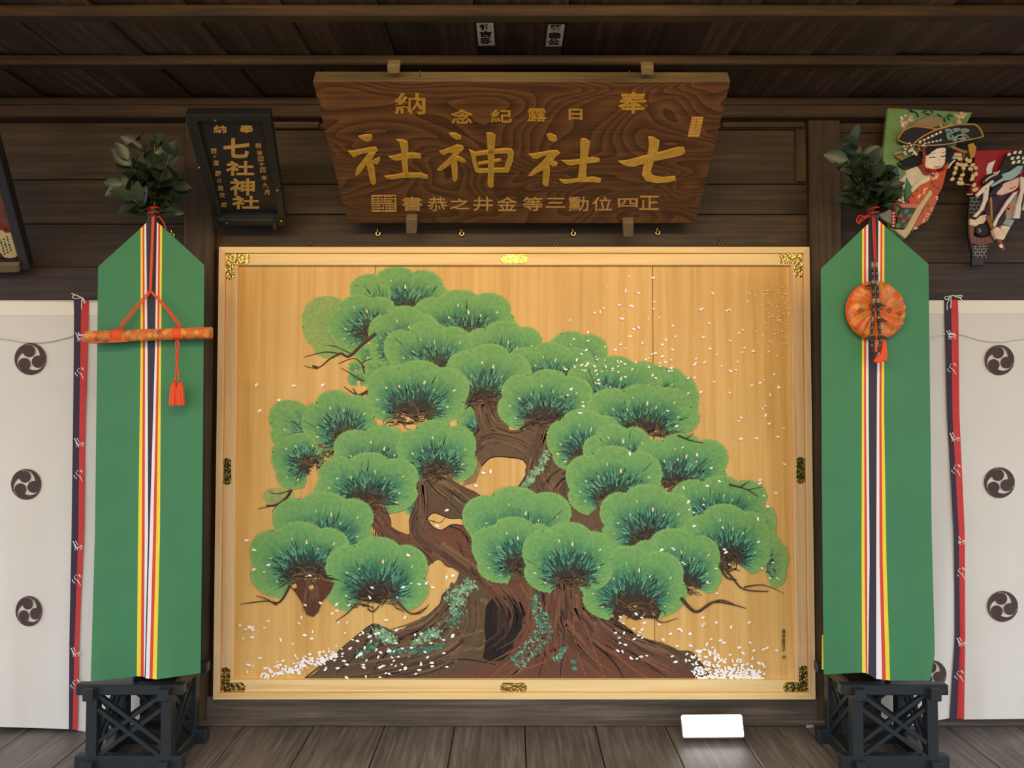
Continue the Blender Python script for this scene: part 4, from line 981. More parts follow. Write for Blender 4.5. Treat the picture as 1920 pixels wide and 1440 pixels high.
curtain(-1); curtain(1)

# ------------------------------------------------------------------ green banners on black stands
def stand(side):
    L_ = side < 0
    cx = side * 1.209; x0, x1 = cx - 0.170, cx + 0.170; y0, y1 = -0.375, -0.125; H = 0.272
    r = empty('banner_stand', (cx, (y0 + y1) / 2, 0), 'black lacquered lattice stand under the ' + ('left' if L_ else 'right') + ' green banner', 'stand', 'black lattice banner stands')
    m = M['stand']; lx = (cx - 0.118, cx + 0.118); ly = (y0 + 0.03, y1 - 0.03); R = 0.033
    for a in lx:
        for b in ly: box('leg', a - .017, a + .017, b - .017, b + .017, 0.012, H - 0.008, m, r, .002)
    for b in ly:
        box('top_rail', x0, x1, b - R / 2, b + R / 2, H - R, H, m, r, .003)
        box('foot_rail', x0, x1, b - R / 2, b + R / 2, 0.004, 0.050, m, r, .003)
    for a in lx:
        box('top_rail', a - R / 2, a + R / 2, y0 - .012, y1 + .012, H - R - .010, H - .006, m, r, .003)
        box('foot_rail', a - R / 2, a + R / 2, y0 - .012, y1 + .012, 0.0, 0.040, m, r, .003)
    box('top_board', lx[0] - .012, lx[1] + .012, ly[0] - .012, ly[1] + .012, H - .012, H - .002, M['stand_top'], r, .001)
    z0, z1 = .045, H - .035; iw = .017
    for b in ly:
        a0, a1 = lx[0] + iw, lx[1] - iw
        for o_ in (-.022, .022):
            beam('lattice_bar', (a0, b, z0 + .022 + o_), (a1, b, z1 - .022 + o_), 0.012, .013, m, r, (0, 1, 0))
            beam('lattice_bar', (a0, b - .005, z1 - .022 + o_), (a1, b - .005, z0 + .022 + o_), 0.012, .013, m, r, (0, 1, 0))
    for a in lx:
        b0, b1 = ly[0] + iw, ly[1] - iw
        for o_ in (-.022, .022):
            beam('lattice_bar', (a, b0, z0 + .022 + o_), (a, b1, z1 - .022 + o_), 0.012, .013, m, r, (1, 0, 0))
            beam('lattice_bar', (a - .005, b0, z1 - .022 + o_), (a - .005, b1, z0 + .022 + o_), 0.012, .013, m, r, (1, 0, 0))
    pc = W(286 if L_ else 1637, 440, -0.315)
    tube('pole', [(cx, -0.315, H - .003), (pc.x, -0.315, pc.z)], .009, m, r, 10)
stand(-1); stand(1)

def banner(side):
    L_ = side < 0
    yb = -0.360
    root = empty('banner', W(275 if L_ else 1645, 1272, yb), ('green banner with multicoloured centre stripes, carrying a brocade wrapped bar' if L_ else 'green banner with multicoloured centre stripes, carrying a round brocade rosette'), 'banner', 'green pointed banners')
    if L_:
        tab = [(425, [263.6, 267.2, 270.4, 274, 294, 297, 300.4, 304.2]), (664, [263.5, 268, 272, 276.7, 290.4, 294.4, 298, 301.8]), (1000, [259, 266, 271.4, 277.6, 280.6, 287, 293, 300]), (1275, [256.4, 263.5, 269.6, 271, 273, 280, 286, 293.5])]
        sh = ((184, 500), (383, 497)); bt_ = [1278, 1268, 1268, 1269, 1270, 1272, 1272.5, 1273, 1274, 1262]
        eL = lambda y_: lerp_tab([(500, 184), (1000, 178), (1278, 170)], y_); eR = lambda y_: lerp_tab([(497, 383), (1000, 379), (1262, 376)], y_)
        tops = [428, 424.6, 421.6, 418, 416, 419, 421, 424.5]
        neck = [(274, 418), (279.5, 402), (293, 402), (294, 416)]
    else:
        tab = [(425, [1616.7, 1620.3, 1623.9, 1627.8, 1647, 1651, 1654.5, 1658.3]), (780, [1616, 1620.3, 1624, 1628.6, 1644, 1648.6, 1652.8, 1657.8]), (1050, [1615.5, 1621, 1626, 1630.5, 1643, 1649, 1655, 1662]), (1275, [1616.7, 1623.4, 1626.4, 1627.4, 1643, 1654, 1661, 1669])]
        sh = ((1539, 504), (1741, 495)); bt_ = [1264.5, 1261, 1262, 1263, 1264, 1273, 1274, 1275, 1276, 1275]
        eL = lambda y_: lerp_tab([(504, 1539), (900, 1541), (1264, 1544.5)], y_); eR = lambda y_: lerp_tab([(495, 1741), (1000, 1747), (1225, 1753), (1275, 1744)], y_)
        tops = [430, 426.7, 423.4, 420, 413, 416, 419.5, 423]
        neck = [(1627.8, 420), (1631, 403), (1645, 402), (1647, 413)]
    def dp(X, t):
        c = 275 if L_ else 1645
        return yb - 0.004 * math.sin((X - c) * .03 + 1) * t - 0.020 * t ** 5 * (.7 + math.sin((X - c) * .045 + (0.4 if L_ else 2.4))) - 0.003 * math.sin(t * 11 + X * .02) * t * t
    E = [lambda y_, k_=k_: lerp_tab(tab, y_)[k_] for k_ in range(8)]
    cloth('green_half', eL, E[0], (sh[0][1], tops[0]), (bt_[0], bt_[1]), dp, M['green'], root, 12, 48)
    for k_, m in enumerate(('yellow', 'red', 'white', 'navy', 'white', 'red', 'yellow')):
        cloth(m.replace('navy', 'purple') + '_stripe', E[k_], E[k_ + 1], (tops[k_], tops[k_ + 1]), (bt_[k_ + 1], bt_[k_ + 2]), dp, M[m], root, 2, 48)
    cloth('green_half', E[7], eR, (tops[7], sh[1][1]), (bt_[8], bt_[9]), dp, M['green'], root, 12, 48)
    prism('purple_neck', neck, VP(yb), 0, .002, M['navy'], root)
    # back layer of the folded cloth
    sx = -3.5 if not L_ else 2
    cloth('back_layer', lambda y_: eL(y_) + sx * .6 + 3, lambda y_: eR(y_) - 3, (sh[0][1] + 8, sh[1][1] + 8), (bt_[0] - 14, bt_[9] - 10), lambda X, t: yb + .018, M['green_dk'], root, 8, 10)
    if not L_:
        cloth('back_edge', lambda y_: 1541.0, lambda y_: 1545, (1190, 1190), (1255, 1256), lambda X, t: yb + .012, M['yellow'], root, 1, 8)
    return root, yb
bL, yb = banner(-1); bR, _ = banner(1)

# ------------------------------------------------------------------ sakaki sprays
def leaf_mesh():
    v = []; f = []; n = 6
    for j in range(n + 1):
        t = j / n; wd = 0.5 * math.sin(math.pi * min(1, t ** .85 * .97 + .015)) ** .8 * .48
        zc_ = -0.18 * (t - .4) ** 2
        v += [(-wd, t, zc_ + .10 * wd / .24), (0, t, zc_), (wd, t, zc_ + .10 * wd / .24)]
    for j in range(n):
        a = j * 3; f += [(a, a + 1, a + 4, a + 3), (a + 1, a + 2, a + 5, a + 4)]
    me = bpy.data.meshes.new('leaf'); me.from_pydata(v, [], f); me.materials.append(M['leaf']); me.polygons.foreach_set('use_smooth', [True] * len(f)); me.update(); return me
LEAF = leaf_mesh()
def spray(side):
    L_ = side < 0; rr = random.Random(11 if L_ else 23)
    base = W(286 if L_ else 1637, 402, -0.335)
    root = empty('evergreen_spray', base, 'spray of dark green evergreen leaves tied above the ' + ('left' if L_ else 'right') + ' banner', 'leaves', 'evergreen sprays on the banners')
    tips = ([(232, 345), (240, 300), (262, 262), (290, 270), (320, 290), (338, 330), (335, 372), (250, 375), (285, 310), (300, 345), (268, 330)] if L_ else
            [(1592, 262), (1612, 275), (1590, 300), (1600, 330), (1588, 360), (1625, 300), (1645, 320), (1665, 352), (1670, 330), (1622, 345), (1650, 372)])
    cxp = 286 if L_ else 1637
    for i, (tx, ty) in enumerate(tips):
        d = -0.335 + rr.uniform(-.07, .05); tip = W(tx, ty, d); mid = W((tx + cxp) / 2 + (cxp - tx) * .18, (ty + 402) / 2 + 4, (d - .275) / 2)
        path = smooth_path([base, mid, tip], 8)
        tube('stem', [base, mid, tip], lambda t: .0022 * (1 - .6 * t), M['stem'], root, 5, 4)
        nl = 11
        for j in range(nl):
            u = .34 + .66 * j / (nl - 1); p = path[min(len(path) - 1, int(u * (len(path) - 1)))]; dr = (path[-1] - path[-4]).normalized()
            an = rr.uniform(0, 6.28); side_ = dr.orthogonal(); side_.rotate(Matrix.Rotation(an, 3, dr))
            dir_ = (dr * rr.uniform(.3, 1.0) + side_ * rr.uniform(.5, 1.0) + Vector((0, -.35, -.05))).normalized()
            s_ = rr.uniform(.058, .078); o = bpy.data.objects.new('leaf', LEAF); COL.objects.link(o); o.parent = root
            nz = (Vector((rr.uniform(-.5, .5), -1, rr.uniform(-.2, .8))) - dir_ * 0).normalized(); xa = dir_.cross(nz).normalized(); nz = xa.cross(dir_).normalized()
            m = Matrix((xa * 1.25, dir_, nz)).transposed().to_4x4(); m = m @ Matrix.Scale(s_, 4); m.translation = p - base; o.matrix_local = m
    # red tie
    c = W(287 if L_ else 1637, 407, -0.350)
    tube('tie', [(c.x + .017 * math.cos(a), c.y + .017 * math.sin(a), c.z + .0015 * j) for j, a in enumerate([k_ * .6 for k_ in range(22)])], .0024, M['cord_red'], root, 6, 2)
    if L_: tube('tie_end', [W(a, b, -.372) for a, b in ((298, 405), (306, 416), (312, 430))], .0022, M['cord_red'], root, 6)
    else:
        for p in ([(1630, 404), (1616, 408), (1610, 418), (1618, 412), (1630, 405)], [(1622, 408), (1612, 404), (1606, 414), (1612, 420)]): tube('tie_end', [W(a, b, -.372) for a, b in p], .002, M['cord_red'], root, 6)
spray(-1); spray(1)

# ------------------------------------------------------------------ brocade wrapped bar on the left banner
sw = empty('brocade_bar', W(280, 630, -.393), 'long bar wrapped in orange brocade hanging across the left banner, with tassel', 'ornament')
def slab(name, x0, x1, ya, yb_, hh, mat, parent, depth=.33, fat=.018, n=24, ripple=0.0):
    v = []; f = []; m = 16
    for i in range(n + 1):
        u = i / n; X = x0 + (x1 - x0) * u; Y = ya + (yb_ - ya) * u
        c = W(X, Y, -depth); h_ = (W(X, Y - hh / 2, -depth) - W(X, Y + hh / 2, -depth)).z / 2 * (1 + ripple * math.sin(u * 31)); 
        for k_ in range(m):
            a = 2 * math.pi * k_ / m; e = 2 / 2.8
            v.append((c.x, c.y + fat * math.copysign(abs(math.cos(a)) ** e, math.cos(a)), c.z + h_ * math.copysign(abs(math.sin(a)) ** e, math.sin(a))))
    for i in range(n):
        for k_ in range(m): f.append((i * m + k_, i * m + (k_ + 1) % m, (i + 1) * m + (k_ + 1) % m, (i + 1) * m + k_))
    f += [tuple(range(m)), tuple(range(n * m, n * m + m))]
    return fixn(mk(name, v, f, mat, parent, True))
slab('wrapped_bar', 162, 396, 632, 624, 22, M['brocade'], sw, .396, .017, 40, .02)
slab('cloth_fold', 170, 240, 642.5, 639.5, 4, M['brocade'], sw, .406, .008, 10)
slab('binding', 215, 232, 630, 629, 25, M['cord'], sw, .396, .021, 6); slab('binding', 329, 342, 626, 625.5, 24, M['cord'], sw, .396, .021, 6)
for p in ([(286, 406), (284, 470), (281, 545)], [(288.5, 406), (286, 470), (283, 545)], [(281, 545), (250, 580), (222, 614)], [(283, 547), (254, 582), (226, 616)], [(281, 545), (312, 580), (338, 616)], [(283, 545), (314, 578), (341, 612)]):
    tube('cord', [W(a, b, -.378 if b < 550 else -.393) for a, b in p], .0025, M['cord'], sw, 6, 6)
tube('tassel_cord', [W(a, b, -.409) for a, b in ((331, 638), (330, 650), (334, 668), (331, 690), (328, 716))], .0026, M['cord'], sw, 6)
tube('tassel_cord', [W(a, b, -.413) for a, b in ((334, 638), (335, 650), (330, 670), (333, 692), (336, 716))], .0026, M['cord'], sw, 6)
for cx in (326, 338):
    v = []; f = []; c = W(cx, 716, -.406); b_ = W(cx, 760, -.406); m = 18
    for j, (t, r_) in enumerate(((0, .004), (.06, .0095), (.14, .0085), (.3, .0105), (.7, .012), (1.0, .0128), (1.0, .0))):
        for k_ in range(m):
            a = 2 * math.pi * k_ / m; q_ = r_ * (1 + (.10 if k_ % 2 else -.10) * (t > .2)); v.append((c.x + q_ * math.cos(a), c.y + q_ * math.sin(a), c.z + (b_.z - c.z) * t))
    for j in range(6):
        for k_ in range(m): f.append((j * m + k_, j * m + (k_ + 1) % m, (j + 1) * m + (k_ + 1) % m, (j + 1) * m + k_))
    fixn(mk('tassel', v, f, M['cord'], sw))

# ------------------------------------------------------------------ brocade rosette and stone beads on the right banner
ro = empty('brocade_rosette', W(1641, 583, -.378), 'round pleated orange brocade rosette hanging on the right banner', 'ornament')
v = []; f = []; m = 96; c = W(1641, 583, -.378); R_ = (W(1695.5, 583, -.378).x - c.x)
for j in range(9):
    r_ = j / 8
    for k_ in range(m):
        a = 2 * math.pi * k_ / m; sw_ = a + .5 * (1 - r_); fold = abs(math.sin(sw_ * 6.5 + 1.2 * math.sin(sw_ * 3))) ** .6
        rim = R_ * (1 - .02 * abs(math.sin(a * 7)))
        v.append((c.x + rim * r_ * math.cos(a), c.y - .014 * math.sqrt(max(0, 1 - (r_ * .98) ** 2)) - .012 * fold * min(1, r_ * 2.2), c.z + rim * r_ * math.sin(a)))
for j in range(8):
    for k_ in range(m): f.append((j * m + k_, j * m + (k_ + 1) % m, (j + 1) * m + (k_ + 1) % m, (j + 1) * m + k_))
n0 = len(v); v += [(p[0], c.y + .006, p[2]) for p in v[8 * m:9 * m]]
for k_ in range(m): f.append((8 * m + k_, 8 * m + (k_ + 1) % m, n0 + (k_ + 1) % m, n0 + k_))
f.append(tuple(range(n0, n0 + m)))
fixn(mk('pleated_disc', v, f, M['brocade2'], ro, True))
tube('piping', [(c.x + R_ * math.cos(a), c.y - .001, c.z + R_ * math.sin(a)) for a in [2 * math.pi * k_ / 48 for k_ in range(49)]], .003, M['cord'], ro, 6, 1)
bd = empty('bead_strand', W(1640, 680, -.406), 'double strand of dark stone beads with red tassel over the right rosette', 'beads')
DB = -.413
for p in ([(1636, 406), (1638, 450), (1640, 490)], [(1639, 406), (1641, 450), (1642, 490)]): tube('cord', [W(a, b, -.374) for a, b in p], .0024, M['cord_red'], bd, 6)
tube('cord', [W(a, b, -.411) for a, b in ((1640, 490), (1639, 560), (1642, 600), (1642, 640), (1641, 664))], .0022, M['cord'], bd, 6)
def bead(p, q_, r_, mat): 
    a = W(p[0], p[1], DB); b = W(q_[0], q_[1], DB); tube('bead', [a, a * .75 + b * .25, a * .25 + b * .75, b], lambda t: r_ * (.72 + .28 * math.sin(math.pi * min(1, max(0, t)))), mat, bd, 8, 2)
def strand(pts):
    p = sp2(pts, 14); L = [0]
    for a, b in zip(p, p[1:]): L.append(L[-1] + math.dist(a, b))
    s_ = 0; i = 0
    def at(d):
        for k_ in range(len(p) - 1):
            if L[k_ + 1] >= d: t = (d - L[k_]) / max(1e-6, L[k_ + 1] - L[k_]); return (p[k_][0] + (p[k_ + 1][0] - p[k_][0]) * t, p[k_][1] + (p[k_ + 1][1] - p[k_][1]) * t)
        return p[-1]
    while s_ + 10 < L[-1]:
        l = 12 if i % 2 == 0 else 5; bead(at(s_), at(s_ + l - .6), .0052 if i % 2 == 0 else .0046, M['bead'] if i % 2 or i % 4 == 2 else M['bead_lt']); s_ += l; i += 1
strand([(1636, 491), (1637, 530), (1638, 570), (1636, 600), (1634, 630), (1636, 662), (1640, 668)])
strand([(1643, 491), (1645, 530), (1646, 560), (1647, 590), (1649, 615), (1650, 640), (1646, 663), (1641, 668)])
for (x_, y_, s_) in ((1637, 536.5, -1), (1646, 573, 1), (1648, 602, 1), (1637, 634, -1), (1650, 633.5, 1)):
    tube('comma_bead', [W(x_ - s_ * 3, y_ - 1, DB - .004), W(x_ + s_ * 4, y_ - 1.5, DB - .005), W(x_ + s_ * 10, y_ - .5, DB - .003), W(x_ + s_ * 15, y_ + .5, DB)], lambda t: .0062 * (1 - .7 * t ** 1.4), M['bead'], bd, 8, 4)
tube('comma_bead', [W(1644, 662, DB), W(1640, 667, DB - .003), W(1635, 671, DB)], lambda t: .005 * (1 - .5 * t), M['bead'], bd, 8, 4)
prism('tassel', [(1654, 637), (1659, 640), (1660.5, 655), (1661, 674), (1659, 678.5), (1653, 677.5), (1647, 680.5), (1638, 680), (1636, 677), (1640, 669), (1648, 665), (1651, 652)], VP(-.406), 0, .012, M['cord'], bd, .004, 2)
prism('tassel', [(1638.5, 637), (1643, 637), (1644, 660), (1642.5, 663), (1638.5, 661)], VP(-.406), 0, .008, M['cord'], bd, .003, 2)

# ------------------------------------------------------------------ padded cloth battledores on the right wall
class Relief:
    def __init__(s, root, o, sc, y0): s.r = root; s.o = o; s.s = sc; s.y = y0; s.h = 0.0; s.m = {}
    def mat(s, c, rough=.7):
        if (c, rough) not in s.m: s.m[(c, rough)] = plain('padded_cloth', c, rough, 0, .10, 60)
        return s.m[(c, rough)]
    def add(s, name, pts, c, h0, h1, bv=.0025, rough=.7, seg=2): return prism(name, zc(s.o, s.s, pts), VP(s.y), h0, h1, c if not isinstance(c, tuple) else s.mat(c, rough), s.r, bv, seg)
    def line(s, name, pts, w_, c, h0, h1, bv=.0): return prism(name, ribbon_px(sp2(zc(s.o, s.s, pts), 5), w_ * s.s), VP(s.y), h0, h1, s.mat(c), s.r, bv, 1)
    def dot(s, name, x_, y_, r_, c, h0, h1, n=8): return prism(name, ell(s.o[0] + x_ * s.s, s.o[1] + y_ * s.s, r_ * s.s, r_ * s.s, n), VP(s.y), h0, h1, s.mat(c), s.r, .001, 1)
ha = empty('battledore', W(1700, 450, -.10), 'green battledore with padded cloth figure of a lady in a black hat', 'battledore', 'padded battledores on the wall')
r = Relief(ha, (1630, 190), 230 / 1227, -.085)
r.add('paddle', [(180, 72), (1022, 115), (740, 680), (560, 1000), (400, 1330), (330, 1388), (215, 1300), (120, 1000), (135, 520)], (112, 150, 92), -.012, .006, .002, .5)
for x_, y_, n_ in ((360, 180, 12), (345, 240, 6), (330, 285, 4), (900, 160, 12), (885, 215, 5)):
    rr = random.Random(x_)
    for i in range(n_): r.dot('painted_blossom', x_ + rr.uniform(-60, 60) * (1 if n_ > 6 else .5), y_ + rr.uniform(-40, 40) * (1 if n_ > 6 else .5), rr.uniform(12, 20), rr.choice([(226, 176, 164), (236, 200, 190), (206, 140, 132)]), .006, .0066 + .0001 * i, 6)
for (x_, y_, a) in ((430, 110, 20), (470, 140, 70), (570, 135, 10), (610, 100, 60), (690, 150, 30), (740, 190, 80), (800, 150, 15), (780, 175, 50), (400, 100, 40), (540, 110, -20)): 
    prism('painted_leaf', ell(1630 + x_ * r.s, 190 + y_ * r.s, 6, 2.2, 8, a), VP(r.y), .006, .0068, r.mat((44, 66, 58)), ha)
r.line('painted_twig', [(230, 120), (290, 85), (300, 80)], 10, (160, 110, 60), .006, .0065)
r.add('sleeve', [(75, 1000), (120, 930), (190, 985), (205, 1110), (205, 1240), (130, 1200), (80, 1150)], (150, 140, 128), .004, .016)
r.add('hat_crown', [(395, 258), (450, 210), (560, 160), (640, 155), (710, 190), (730, 250), (600, 285), (450, 285)], (148, 132, 104), .006, .016, .004)
r.add('neckpiece', [(345, 705), (460, 655), (520, 740), (600, 735), (575, 790), (440, 870), (370, 850)], (222, 206, 182), .004, .014)
r.add('collar', [(285, 800), (352, 735), (372, 800), (345, 880), (300, 885)], (214, 198, 172), .004, .012)
r.add('kimono_panel', [(560, 800), (640, 740), (700, 690), (775, 615), (745, 720), (705, 880), (650, 965), (590, 905)], (198, 84, 48), .004, .017)
r.add('kimono_panel', [(365, 985), (430, 900), (520, 830), (578, 815), (582, 890), (500, 1005), (465, 1060), (380, 1030)], (212, 92, 50), .004, .018)
r.add('collar_band', [(388, 890), (470, 800), (572, 755), (582, 805), (480, 855), (400, 930)], (226, 214, 186), .006, .021)
r.add('teal_lining', [(350, 775), (392, 845), (362, 960), (348, 1030), (335, 950)], (64, 122, 108), .006, .018)
r.add('kimono_panel', [(600, 925), (668, 970), (620, 1085), (560, 1205), (470, 1255), (395, 1320), (440, 1220), (520, 1080)], (196, 104, 74), .004, .018)
r.add('obi', [(285, 1085), (432, 1085), (385, 1190), (322, 1290), (232, 1278)], (62, 84, 66), .006, .020)
for i in range(4):
    for j in range(3):
        if (i + j) % 2: r.add('obi_check', [(285 + j * 45 - i * 14, 1090 + i * 48), (325 + j * 45 - i * 14, 1090 + i * 48), (313 + j * 43 - i * 14, 1132 + i * 48), (273 + j * 43 - i * 14, 1132 + i * 48)], (104, 128, 104), .018, .0207, 0)
r.add('sash_cord', [(262, 1038), (400, 1032), (482, 1042), (440, 1085), (300, 1080)], (214, 130, 112), .008, .023, .004)
r.line('obi_string', [(245, 1160), (300, 1180), (385, 1192)], 20, (188, 52, 40), .018, .024, .002)
r.add('red_lining', [(205, 995), (270, 988), (252, 1060), (240, 1135), (190, 1112)], (150, 34, 34), .006, .017)
r.add('dotted_edge', [(200, 1120), (252, 1100), (238, 1270), (195, 1268)], (172, 52, 44), .006, .018)
for i in range(5): r.dot('edge_dot', 215, 1130 + i * 32, 12, (236, 214, 196), .017, .020)
r.add('sleeve_edge', [(578, 893), (602, 930), (505, 1085), (402, 1282), (330, 1388), (213, 1290), (320, 1296), (440, 1082)], (214, 190, 146), .008, .024, .004)
rr = random.Random(4)
for (x_, y_) in ((620, 750), (650, 765), (600, 775), (640, 740), (520, 930), (480, 960), (540, 890), (640, 980), (600, 1090), (560, 1150), (520, 1200), (440, 1280), (300, 985), (310, 1010), (280, 1000)):
    for i in range(3): r.dot('woven_blossom', x_ + rr.uniform(-18, 18), y_ + rr.uniform(-14, 14), rr.uniform(9, 15), rr.choice([(238, 190, 164), (244, 210, 190), (226, 150, 120)]), .016, .0196 + .0002 * i, 6)
for (x_, y_) in ((620, 860), (660, 880), (600, 830), (450, 910), (410, 960), (560, 1060)): r.dot('woven_leaf', x_, y_, 16, (96, 96, 54), .016, .0188, 5)
r.add('hair', [(262, 625), (330, 590), (460, 535), (500, 500), (500, 640), (430, 672), (330, 695), (272, 660)], (24, 22, 22), .006, .020, .004, .35)
r.add('hair', [(725, 470), (800, 478), (828, 540), (795, 602), (725, 645)], (24, 22, 22), .006, .018, .004, .35)
r.add('face', [(505, 500), (600, 484), (735, 478), (732, 560), (722, 640), (692, 682), (610, 702), (540, 685), (510, 625)], (236, 222, 202), .008, .024, .006, .6, 3)
r.add('hair_front', [(488, 470), (745, 460), (738, 490), (690, 482), (640, 495), (585, 530), (560, 556), (520, 570), (500, 600), (490, 540)], (24, 22, 22), .02, .028, .003, .35)
for p, w_, c in (([(558, 588), (590, 578), (624, 582)], 9, (40, 30, 28)), ([(678, 572), (705, 572), (730, 556)], 9, (40, 30, 28)), ([(578, 548), (600, 540), (628, 540)], 5, (70, 56, 50)), ([(688, 534), (710, 530), (732, 520)], 5, (70, 56, 50)), ([(615, 672), (642, 676), (668, 667)], 10, (190, 70, 66)), ([(662, 600), (672, 630), (658, 636)], 4, (206, 180, 160))):
    r.line('face_paint', p, w_, c, .0236, .0246)
for p in ([(505, 480), (512, 600), (500, 680), (530, 748), (600, 722), (680, 706), (722, 655)], [(465, 655), (520, 692), (640, 716), (712, 690)]): r.line('hat_cord', p, 20, (178, 32, 36), .022, .030, .002)
r.add('hat_brim', [(235, 410), (280, 330), (380, 287), (500, 292), (640, 306), (780, 268), (900, 262), (1000, 266), (1050, 310), (1080, 385), (900, 425), (700, 460), (480, 470), (330, 455), (260, 440)], (34, 30, 28), .020, .034, .004, .5)
r.line('gold_rim', [(235, 412), (290, 330), (390, 287), (520, 296), (640, 312), (780, 274), (900, 265), (1000, 268), (1050, 318), (1080, 385)], 16, (176, 128, 62), .030, .038, .001)
r.line('gold_rim', [(238, 420), (330, 455), (480, 472), (700, 462), (900, 424), (1080, 386)], 7, (196, 168, 120), .030, .037)
r.line('gold_cord', [(390, 455), (480, 385), (600, 325), (700, 295), (790, 275)], 14, (186, 140, 74), .033, .039)
r.line('gold_cord', [(640, 262), (680, 300), (720, 285), (765, 258)], 14, (200, 150, 84), .033, .040); r.line('gold_cord', [(860, 345), (900, 370), (935, 405)], 14, (176, 128, 66), .033, .039)
for i in range(6): r.dot('pearl', 450 + i * 40, 440 - i * 19, 13, (236, 226, 206), .033, .042)
for i in range(5): r.dot('pearl', 500 + i * 38, 455 - i * 8, 11, (230, 218, 196), .033, .041)
for x_, y_, a in ((740, 335, 20), (800, 325, -10), (890, 328, 5), (840, 385, -15), (775, 405, 40), (735, 380, 80), (860, 405, 10)): prism('silk_petal', ell(1630 + x_ * r.s, 190 + y_ * r.s, 9, 4, 10, a), VP(r.y), .033, .042, r.mat((126, 150, 154)), ha, .001, 1)
for i in range(26): r.dot('silver_flower', rr.gauss(350, 38), rr.gauss(512, 26), rr.uniform(8, 14), rr.choice([(236, 232, 224), (210, 206, 200), (150, 120, 92)]), .03, .038 + .0003 * (i % 9), 6)
for i in range(14): r.dot('silver_flower', rr.gauss(440, 26), rr.gauss(480, 24), rr.uniform(8, 13), rr.choice([(232, 222, 206), (160, 124, 90), (120, 84, 60)]), .034, .040 + .0003 * (i % 9), 6)
r.line('hair_ribbon', [(240, 560), (290, 590), (310, 600)], 26, (150, 110, 66), .010, .022, .002); r.line('hair_ribbon', [(225, 545), (260, 530), (310, 520)], 20, (190, 150, 130), .010, .020, .002)
r.line('gold_stem', [(790, 462), (900, 508), (955, 522)], 26, (150, 122, 56), .01, .018, .002)
r.add('gold_leaf', [(958, 445), (1010, 430), (1042, 480), (1024, 570), (988, 592), (970, 520)], (182, 136, 64), .012, .020)
for c, y_ in (((176, 40, 40), 528), ((226, 220, 208), 545), ((150, 160, 168), 560), ((216, 200, 168), 578)): r.line('shoulder_ribbon', [(815, y_), (860, y_ - 4), (905, y_)], 17, c, .004, .012)
r.line('white_trim', [(765, 680), (800, 630), (835, 600)], 18, (220, 208, 188), .006, .016, .001)
for p in ([(930, 530), (900, 620), (850, 680), (820, 760), (810, 800)], [(950, 560), (960, 640), (1000, 690), (1030, 780)], [(900, 640), (920, 720), (890, 790), (870, 840)], [(870, 840), (940, 840), (1000, 850), (1030, 880)]): r.line('blossom_twig', p, 8, (150, 126, 80), .010, .014)
for i, (x_, y_) in enumerate(((880, 590), (860, 640), (840, 680), (826, 730), (806, 790), (900, 650), (935, 650), (915, 680), (980, 610), (1005, 650), (985, 690), (1035, 680), (1010, 760), (1000, 790), (905, 750), (885, 790), (870, 830), (900, 830), (1020, 850), (1040, 890), (1025, 900), (950, 600), (1040, 740))): prism('cream_blossom', ell(1630 + x_ * r.s, 190 + y_ * r.s, 4.6, 3.4, 8, i * 37), VP(r.y), .012, .018 + .0005 * (i % 4), r.mat((212, 190, 140)), ha, .001, 1)

hb = empty('battledore', W(1834, 497, -.10), 'red battledore with padded cloth dancer trailing white ribbons, at right edge', 'battledore', 'padded battledores on the wall')
r = Relief(hb, (1760, 260), 160 / 922, -.085)
r.add('paddle', [(390, 130), (1130, 112), (980, 560), (760, 900), (640, 960), (330, 960), (345, 520), (375, 480)], (156, 28, 32), -.012, .004, .002, .5)
r.add('handle', [(330, 600), (520, 600), (560, 1000), (520, 1170), (480, 1290), (470, 1372), (352, 1376), (355, 1240), (310, 1040), (305, 880)], (30, 26, 26), -.010, .006, .002, .5)
for y_ in (1165, 1195, 1228, 1262): r.line('brick_line', [(362, y_), (440, y_ + 2), (530 - (y_ - 1165) * .45, y_ - 1)], 5, (170, 160, 146), .006, .0075)
for y_ in (645, 685, 725, 765, 805): r.line('brick_line', [(322, y_), (380, y_), (440, y_ - 2)], 5, (150, 140, 126), .006, .0075)
for i in range(4):
    for j in range(3): r.line('brick_line', [(385 + j * 46 + (i % 2) * 22, 1168 + i * 32), (384 + j * 46 + (i % 2) * 22, 1195 + i * 32)], 5, (170, 160, 146), .006, .0075)
for i in range(4):
    for j in range(2): r.line('brick_line', [(350 + j * 46 + (i % 2) * 22, 648 + i * 40), (350 + j * 46 + (i % 2) * 22, 684 + i * 40)], 5, (150, 140, 126), .006, .0075)
r.add('robe', [(500, 640), (770, 595), (720, 720), (695, 885), (590, 1010), (520, 960), (480, 830)], (58, 36, 56), .004, .016, .004)
r.add('robe_lining', [(560, 985), (650, 940), (760, 960), (700, 1030), (600, 1020)], (176, 92, 62), .004, .014)
r.line('pink_trim', [(490, 650), (470, 720), (455, 790)], 34, (190, 96, 104), .006, .015, .002)
r.line('gold_cord', [(530, 645), (536, 780), (540, 910)], 22, (170, 130, 62), .014, .021, .002)
r.add('sleeve', [(715, 745), (770, 600), (820, 600), (805, 730), (765, 880), (695, 885), (690, 800)], (164, 152, 136), .006, .020, .004)
for x_, y_ in ((715, 765), (735, 740), (705, 780)): r.dot('woven_blossom', x_, y_, 22, (206, 120, 80), .018, .0218, 7)
r.add('cuff', [(685, 880), (782, 890), (742, 965), (660, 935)], (150, 160, 162), .008, .022, .003)
r.add('arm', [(648, 945), (745, 962), (690, 1060), (632, 1115), (605, 1055)], (226, 206, 178), .008, .022, .005)
